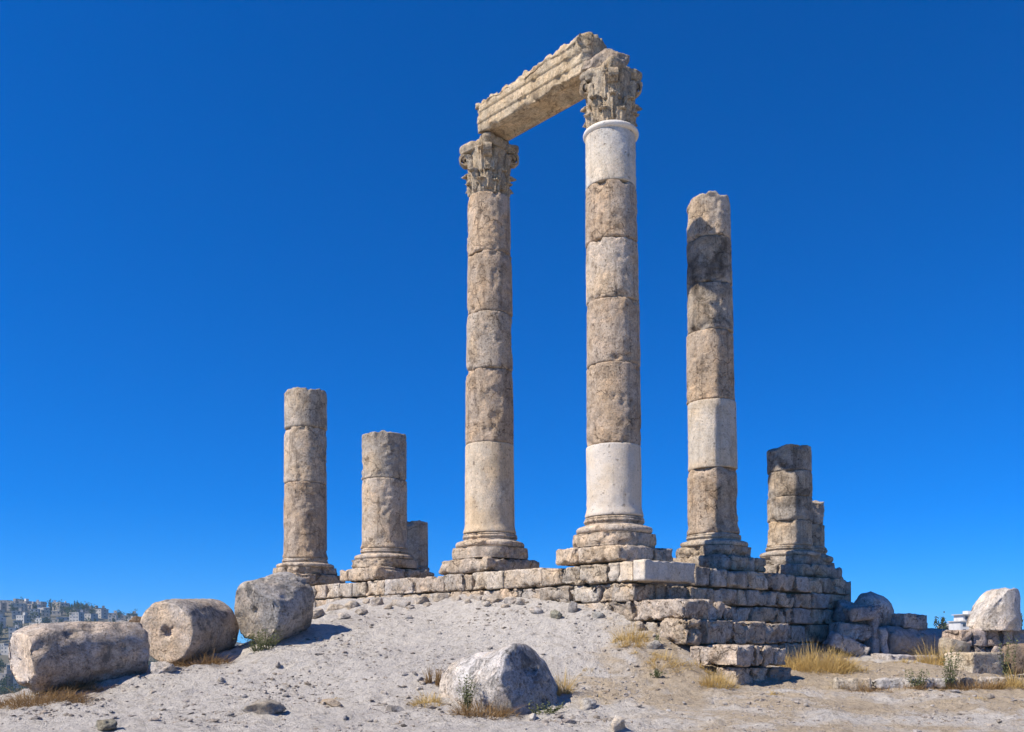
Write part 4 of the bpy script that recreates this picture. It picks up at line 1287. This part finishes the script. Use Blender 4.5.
grass(545, 716, 56, 12, 240, 'low green weeds along the foot of the half-buried drum\'s dark face', M_weed, name='weed', cat='weed', group='weeds', leaves=True, Y=18.85)
grass(563, 690, 18, 36, 200, 'straw tuft behind the half-buried drum\'s right shoulder', M_straw, Y=20.3)
grass(655, 677, 24, 8, 120, 'small low green weed left of the straw tuft at the lowest step', M_weed, name='weed', cat='weed', group='weeds', leaves=True)
grass(645, 658, 30, 8, 140, 'thin low straw patch below the bushy tuft', M_straw, lean=1.0)
grass(657, 628, 10, 12, 60, 'tiny green weed growing between the broken step blocks', M_weed, name='weed', cat='weed', group='weeds', leaves=True, Y=22.9)
grass(35, 704, 110, 24, 1700, 'wide mat of brown stalks under the far-left drum\'s near end', M_rust, lean=1.0, elong=(1, .35), Y=19.7)
grass(75, 690, 70, 24, 800, 'brown brush along the far-left drum\'s right flank', M_rust, lean=.8, elong=(1, .3), Y=20.6)
grass(125, 680, 40, 18, 220, 'dark weeds in the gap beside the far-left drum', M_weed, name='weed', cat='weed', group='weeds', leaves=True, Y=21.9)
grass(200, 668, 56, 22, 700, 'brown brush along the foot of the bright-faced drum', M_rust, lean=.8, elong=(1, .4), Y=22.9)
grass(262, 645, 60, 20, 520, 'olive weeds at the foot of the pitted drum', M_weed, name='weed', cat='weed', group='weeds', leaves=True, Y=23.5)
grass(297, 632, 26, 26, 240, 'dark green weeds at the pitted drum\'s right end', M_weed, name='weed', cat='weed', group='weeds', leaves=True, Y=24.9)
grass(850, 693, 26, 22, 300, 'straw tuft at the left end of the kerb', M_straw, Y=22.2)
grass(885, 694, 80, 14, 500, 'brown weeds along the front of the long kerb slab', M_rust, lean=.8, elong=(1, .2), Y=22.0)
grass(918, 692, 44, 18, 260, 'grey-green weeds in the middle of the kerb', M_weed, name='weed', cat='weed', group='weeds', leaves=True, elong=(1, .3), Y=22.05)
grass(950, 692, 34, 40, 380, 'tall grey-green weed rising over the long kerb slab', M_weed, name='weed', cat='weed', group='weeds', leaves=True, Y=22.1)
grass(978, 692, 56, 22, 520, 'brown straw tuft over the kerb slab at the right', M_rust, lean=.7, elong=(1, .3), Y=22.05)
grass(1012, 692, 44, 28, 480, 'yellow straw clump at the right end of the kerb', M_straw, elong=(1, .4), Y=22.1)
grass(1008, 686, 26, 48, 260, 'tall green weed in front of the rust-stained block', M_weed, name='weed', cat='weed', group='weeds', leaves=True, Y=22.6)
grass(938, 664, 38, 36, 600, 'pale yellow bush beside the long barrel-shaped boulder', M_straw, name='dry_bush', cat='bush', group='dry bushes', Y=27.4)
grass(905, 668, 22, 10, 120, 'thin pale straw in front of the flat slab', M_straw, Y=26.6)
grass(700, 668, 22, 12, 120, 'small straw tuft at the left foot of the broken steps', M_straw, lean=.8)
grass(775, 694, 26, 8, 120, 'short straw fringe at the foot of the lowest step\'s right end', M_straw, lean=.9)
grass(600, 700, 30, 8, 130, 'flat yellow straw on the sand right of the half-buried drum', M_straw, lean=1.2)
grass(980, 700, 60, 7, 220, 'thin flattened straw on the path in front of the kerb', M_straw, lean=1.3, elong=(1, .5))
grass(590, 668, 14, 6, 60, 'sparse straw on the slope right of the half-buried drum', M_straw, lean=1.0)
grass(336, 698, 16, 6, 60, 'sparse straw on the gravel left of the half-buried drum', M_straw, lean=1.0)
# low dead scrub, uncountable
rg = np.random.default_rng(41)
g = Geo(); cnt = 0
while cnt < 330:
    Y = rg.uniform(16.6, 27); px = rg.uniform(-20, 1030); x = (px - CX) / F_PX * Y
    if rg.random() > .15 + .85 * (.5 + .5 * math.sin(x * 1.7 + 2) * math.cos(Y * 1.3)): continue
    z = gz1(x, Y); cnt += 1
    h_ = rg.uniform(.03, .09); t_ = tuft(int(rg.integers(6, 16)), rg.uniform(.04, .13), h_, 1.2, .010, int(rg.integers(1e6)), (1.3, .8))
    g.add(t_.verts() + np.array([x, Y, z + .02]), t_.f)
o = g.build('scrub', M_rust, None, False); tag(o, 'low dead scrub dotted over the gravel', 'scrub', kind='stuff')
# bare twig between the drums
g = Geo()
def twig(p, q, r):
    p, q = np.array(p, float), np.array(q, float)
    d = q - p; L_ = np.linalg.norm(d); d /= L_
    x = np.cross(d, [0, 1, 0.2]); x /= np.linalg.norm(x); y = np.cross(d, x)
    v = [p + r * (math.cos(t) * x + math.sin(t) * y) for t in (0, 2.1, 4.2)] + [q + r * .5 * (math.cos(t) * x + math.sin(t) * y) for t in (0, 2.1, 4.2)]
    g.add(v, [(0, 1, 4, 3), (1, 2, 5, 4), (2, 0, 3, 5)])
twig((0, 0, 0), (-.12, 0, .5), .012); twig((-.12, 0, .5), (-.3, .05, .85), .009); twig((-.12, 0, .5), (-.05, .05, .8), .007); twig((-.2, .02, .65), (-.22, 0, .95), .006); twig((-.3, .05, .85), (-.36, .05, 1.0), .005); twig((0, 0, .1), (.15, .1, .5), .008)
o = g.build('bare_twig', M_rust, None, False); x_, y_ = (229 - CX) / F_PX * 24.6, 24.6
o.location = (x_, y_, gz1(x_, y_) - .05); tag(o, 'thin bare twig standing between the bright-faced drum and the pitted drum', 'twig')


# ------------------------------------------------------------------ the city on the far hill
def ridge(x):
    xs = [-1400, -900, -645, -540, -480, -440, -392, -329, -240, -100]
    zs = [30, 40, 37, 31, 29, 24, 16, 4, -16, -46]
    return np.interp(x, xs, zs)
def hill_z(x, y):
    x = np.asarray(x, float); y = np.asarray(y, float)
    s = np.clip((y - 480) / 520, 0, 1); s = s * s * (3 - 2 * s)
    back = sstep(1500, 1080, y)
    return -50 + (ridge(x * 1000 / np.maximum(y, 600)) + 50) * s * back
hx = np.linspace(-1500, -60, 110); hy = np.linspace(470, 1600, 90)
HX, HY = np.meshgrid(hx, hy)
HZm = hill_z(HX.ravel(), HY.ravel()) + 1.5 * fbm(np.stack([HX.ravel(), HY.ravel(), HX.ravel() * 0], 1), .02, 3, 77)
ii = (np.arange(89)[:, None] * 110 + np.arange(109)[None]).ravel()
hill = mesh_obj('hill', np.stack([HX.ravel(), HY.ravel(), HZm], 1), np.stack([ii, ii + 1, ii + 111, ii + 110], 1), M_hill)
tag(hill, kind='structure')


def house(x, y, z, w, d, h, rz, col, label, group, storeys, hut=False, name='city_house', sunk=3.0):
    g = Geo()
    g.box((0, 0, h / 2 - sunk / 2), (w, d, h + sunk), 0)
    g.box((0, 0, h + .15), (w + .3, d + .3, .5), 0)
    if hut: g.box((w * .2, 0, h + 1.6), (w * .3, d * .4, 2.6), 0)
    nw = max(2, int(w / 3.2)); fh = h / storeys
    for s in range(storeys):
        for i in range(nw):
            g.box((-w / 2 + (i + .5) * w / nw, -d / 2 - .02, (s + .55) * fh), (w / nw * .32, .12, fh * .36), 1)
        for sx in (-1, 1): g.box((sx * (w / 2 + .02), 0, (s + .55) * fh), (.12, d * .2, fh * .36), 1)
    o = g.build(name, None, None, False, col + (0,), mats=[M_house, M_glass])
    o.location = (x, y, z); o.rotation_euler = (0, 0, rz)
    tag(o, label, 'house', group)
    return o


rg = np.random.default_rng(3)
placed = []
palette = [(.46, .41, .34), (.36, .32, .27), (.56, .52, .46), (.28, .25, .22), (.48, .41, .32), (.40, .38, .35)]
words = ['sandy', 'brown', 'pale', 'dark', 'tan', 'grey']
tries = 0
while len(placed) < 175 and tries < 9000:
    tries += 1
    Y = rg.choice([640, 690, 740, 790, 840, 890, 930, 965, 995, 1020], p=[.05, .06, .08, .09, .1, .12, .13, .13, .13, .11]) + rg.uniform(-16, 16)
    px = rg.uniform(-25, 205)
    x = (px - CX) / F_PX * Y
    w, d = rg.uniform(6, 12), rg.uniform(6, 10)
    if any(abs(x - a) < (w + c) / 2 + 1 and abs(Y - b) < 14 for a, b, c in placed): continue
    z = float(hill_z(x, Y))
    if z < -47: continue
    st = int(rg.integers(1, 4)); ci = int(rg.integers(len(palette)))
    placed.append((x, Y, w))
    house(x, Y, z, w, d, st * 2.9, rg.uniform(-.5, .5), palette[ci], f'{words[ci]} flat-roofed house of {["", "one", "two", "three"][st]} storey{"s" if st > 1 else ""} among many on the far hillside at the left', 'houses on the far hillside', st, rg.random() < .4)


def tower(px, Y, y_top, w, label, spire):
    x = (px - CX) / F_PX * Y; z = float(hill_z(x, Y)); zt = EYE + (HZ - y_top) / F_PX * Y; h = zt - z
    root = empty('tower', (x, Y, z)); tag(root, label, 'tower')
    g = Geo()
    if spire:
        v, f = lathe([(w * .55, -2), (w * .5, h * .55), (w * .45, h * .62)], 12); g.add(v, f); g.build('shaft', M_house, root, False, (.45, .42, .38, 0))
        g = Geo(); v, f = lathe([(w * .8, h * .62), (w * .85, h * .66), (w * .45, h * .67), (w * .42, h * .84), (.05, h)], 12); g.add(v, f); g.build('spire', M_house, root, False, (.36, .35, .33, 0))
    else:
        g.box((0, 0, h / 2 - 1), (w, w, h + 2)); g.build('shaft', M_house, root, False, (.42, .38, .33, 0))
        g = Geo(); g.box((0, 0, h + .4), (w * 1.25, w * 1.25, .8)); g.build('roof', M_house, root, False, (.34, .31, .28, 0))
        g = Geo()
        for s in range(3): g.box((0, -w / 2 - .02, h * (.5 + .17 * s)), (w * .4, .15, h * .08))
        g.build('window', M_glass, root, False)
tower(21.5, 1000, 600.5, 4.2, 'square tower on the skyline of the far hill, left of the minaret', False)
tower(65.5, 1000, 600.5, 2.6, 'slim minaret with a pointed top on the skyline of the far hill', True)


def tree(x, y, z, h, w, label, group, name, seed, n=260, trunk_f=.3, leaf=.5, flat=1.0):
    root = empty(name, (x, y, z)); tag(root, label, 'tree', group)
    v, f = lathe([(.035 * h, -1.5), (.028 * h, .15 * h), (.018 * h, trunk_f * h), (.008 * h, .8 * h)], 8)
    g = Geo(); g.add(v, f)
    rg = np.random.default_rng(seed)
    for k in range(4):
        a = rg.uniform(0, 6.3); t = rg.uniform(.25, .5) * h
        p = np.array([0, 0, t]); q = np.array([math.cos(a) * w * .3, math.sin(a) * w * .3, t + .25 * h])
        g.add([p + (.012 * h, 0, 0), p + (-.012 * h, 0, 0), p + (0, .012 * h, 0), q], [(0, 1, 3), (1, 2, 3), (2, 0, 3)])
    g.build('trunk', M_bark, root)
    g = leaf_cloud(n, w * .48, h * (1 - trunk_f * .6), leaf, seed, None, (1, 1))
    c = g.build('crown', M_leaf, root, False); c.location.z = h * trunk_f * .7
    return root
rg = np.random.default_rng(8)
k = 0
for i in range(120):
    px = rg.uniform(-15, 170); Y = rg.uniform(600, 990) if i > 12 else rg.uniform(560, 660)
    if i <= 12: px = rg.uniform(-20, 40)
    x = (px - CX) / F_PX * Y; z = float(hill_z(x, Y))
    if any(abs(x - a) < c / 2 and abs(Y - b) < 7 for a, b, c in placed): continue
    cyp = rg.random() < .4
    h = rg.uniform(8, 15)
    tree(x, Y, z, h, h * (.3 if cyp else .9), 'narrow dark cypress between the houses on the far hillside' if cyp else 'round dark tree between the houses on the far hillside', 'trees on the far hillside', 'cypress_tree' if cyp else 'round_tree', 300 + i, 240, .15 if cyp else .3, .7)

# buildings and trees behind the stones at the right
def fz(x, y): return float(ground_z(x, y, False)[0])
Yb = 450.0; xb = (973 - CX) / F_PX * Yb; zb = fz(xb, Yb)
ap = empty('apartment_building', (xb, Yb, zb), R_(-4)); tag(ap, 'white stepped apartment building left of the tall white broken stone', 'building')
ztop = EYE + (HZ - 611) / F_PX * Yb - zb
white = (.66, .63, .58, 0)
def bbox(name, c, d, mat=M_house, col=white, par=ap):
    g = Geo(); g.box(c, d); return g.build(name, mat, par, False, col)
hm = EYE + (HZ - 622) / F_PX * Yb - zb
body = bbox('wall', (0, 0, hm / 2 - 1), (17, 14, hm + 2))
bbox('cornice', (0, 0, hm + .2), (18, 15, .6), col=(.42, .39, .35, 0))
bbox('upper_storey', (.5, 0, hm + 1.9), (14.5, 11, 2.7))
bbox('balcony_slab', (.5, -1, hm + 3.45), (16.5, 13.5, .4), col=(.50, .47, .43, 0))
bbox('stair_tower', (-.6, 0, (hm + 3.7 + ztop) / 2), (6, 6, ztop - hm - 3.7))
fh = 2.7
for s in range(int(hm // fh)):
    for i in range(5): bbox('window', (-6.8 + i * 3.4, -7.03, hm - 1.5 - s * fh), (1.3, .12, 1.4), M_glass)
for i in range(4): bbox('window', (-5 + i * 3.6, -5.53, hm + 1.9), (1.5, .12, 1.5), M_glass)
for i, (px, y_t, w, Y_) in enumerate(((929, 629.5, 9, 430), (935, 630.5, 7, 440), (950, 626.5, 9, 470), (956, 624, 8, 480))):
    x = (px - CX) / F_PX * Y_; z = fz(x, Y_); h = EYE + (HZ - y_t) / F_PX * Y_ - z
    house(x, Y_, z, w, 8, h, 0, palette[(i * 2) % 6], ['low pale house right of the flat notched block, far off', 'low house between the two far trees', 'pale house right of the round far tree', 'pale house touching the left of the stepped apartment building'][i], 'far houses at the right', 2, name='far_house')
def right_tree(px, y_t, wpx, Y_, label, name, n, tf):
    x = (px - CX) / F_PX * Y_; z = fz(x, Y_); h = EYE + (HZ - y_t) / F_PX * Y_ - z
    tree(x, Y_, z, h, wpx / F_PX * Y_, label, 'far trees at the right', name, nseed(), n, tf, .45)
right_tree(942, 616.5, 11, 300, 'round-crowned far tree left of the stepped apartment building', 'round_tree', 500, .45)
right_tree(925.5, 620, 3.6, 380, 'tiny dark cypress above the long barrel-shaped boulder', 'cypress_tree', 220, .1)
right_tree(1021, 615, 4, 300, 'narrow dark cypress at the right edge beside the white broken stone', 'cypress_tree', 260, .1)

# ------------------------------------------------------------------ the air
g = Geo(); g.box((0, 1000, -5), (5400, 3400, 140))
m = bpy.data.materials.new('haze_air'); m.use_nodes = True
N = m.node_tree.nodes; N.remove(N['Principled BSDF'])
pv = N.new('ShaderNodeVolumePrincipled'); pv.inputs['Color'].default_value = (.50, .78, 1, 1); pv.inputs['Density'].default_value = 0.00015
m.node_tree.links.new(pv.outputs[0], N['Material Output'].inputs['Volume'])
o = g.build('haze', m, None, False); tag(o, kind='stuff')
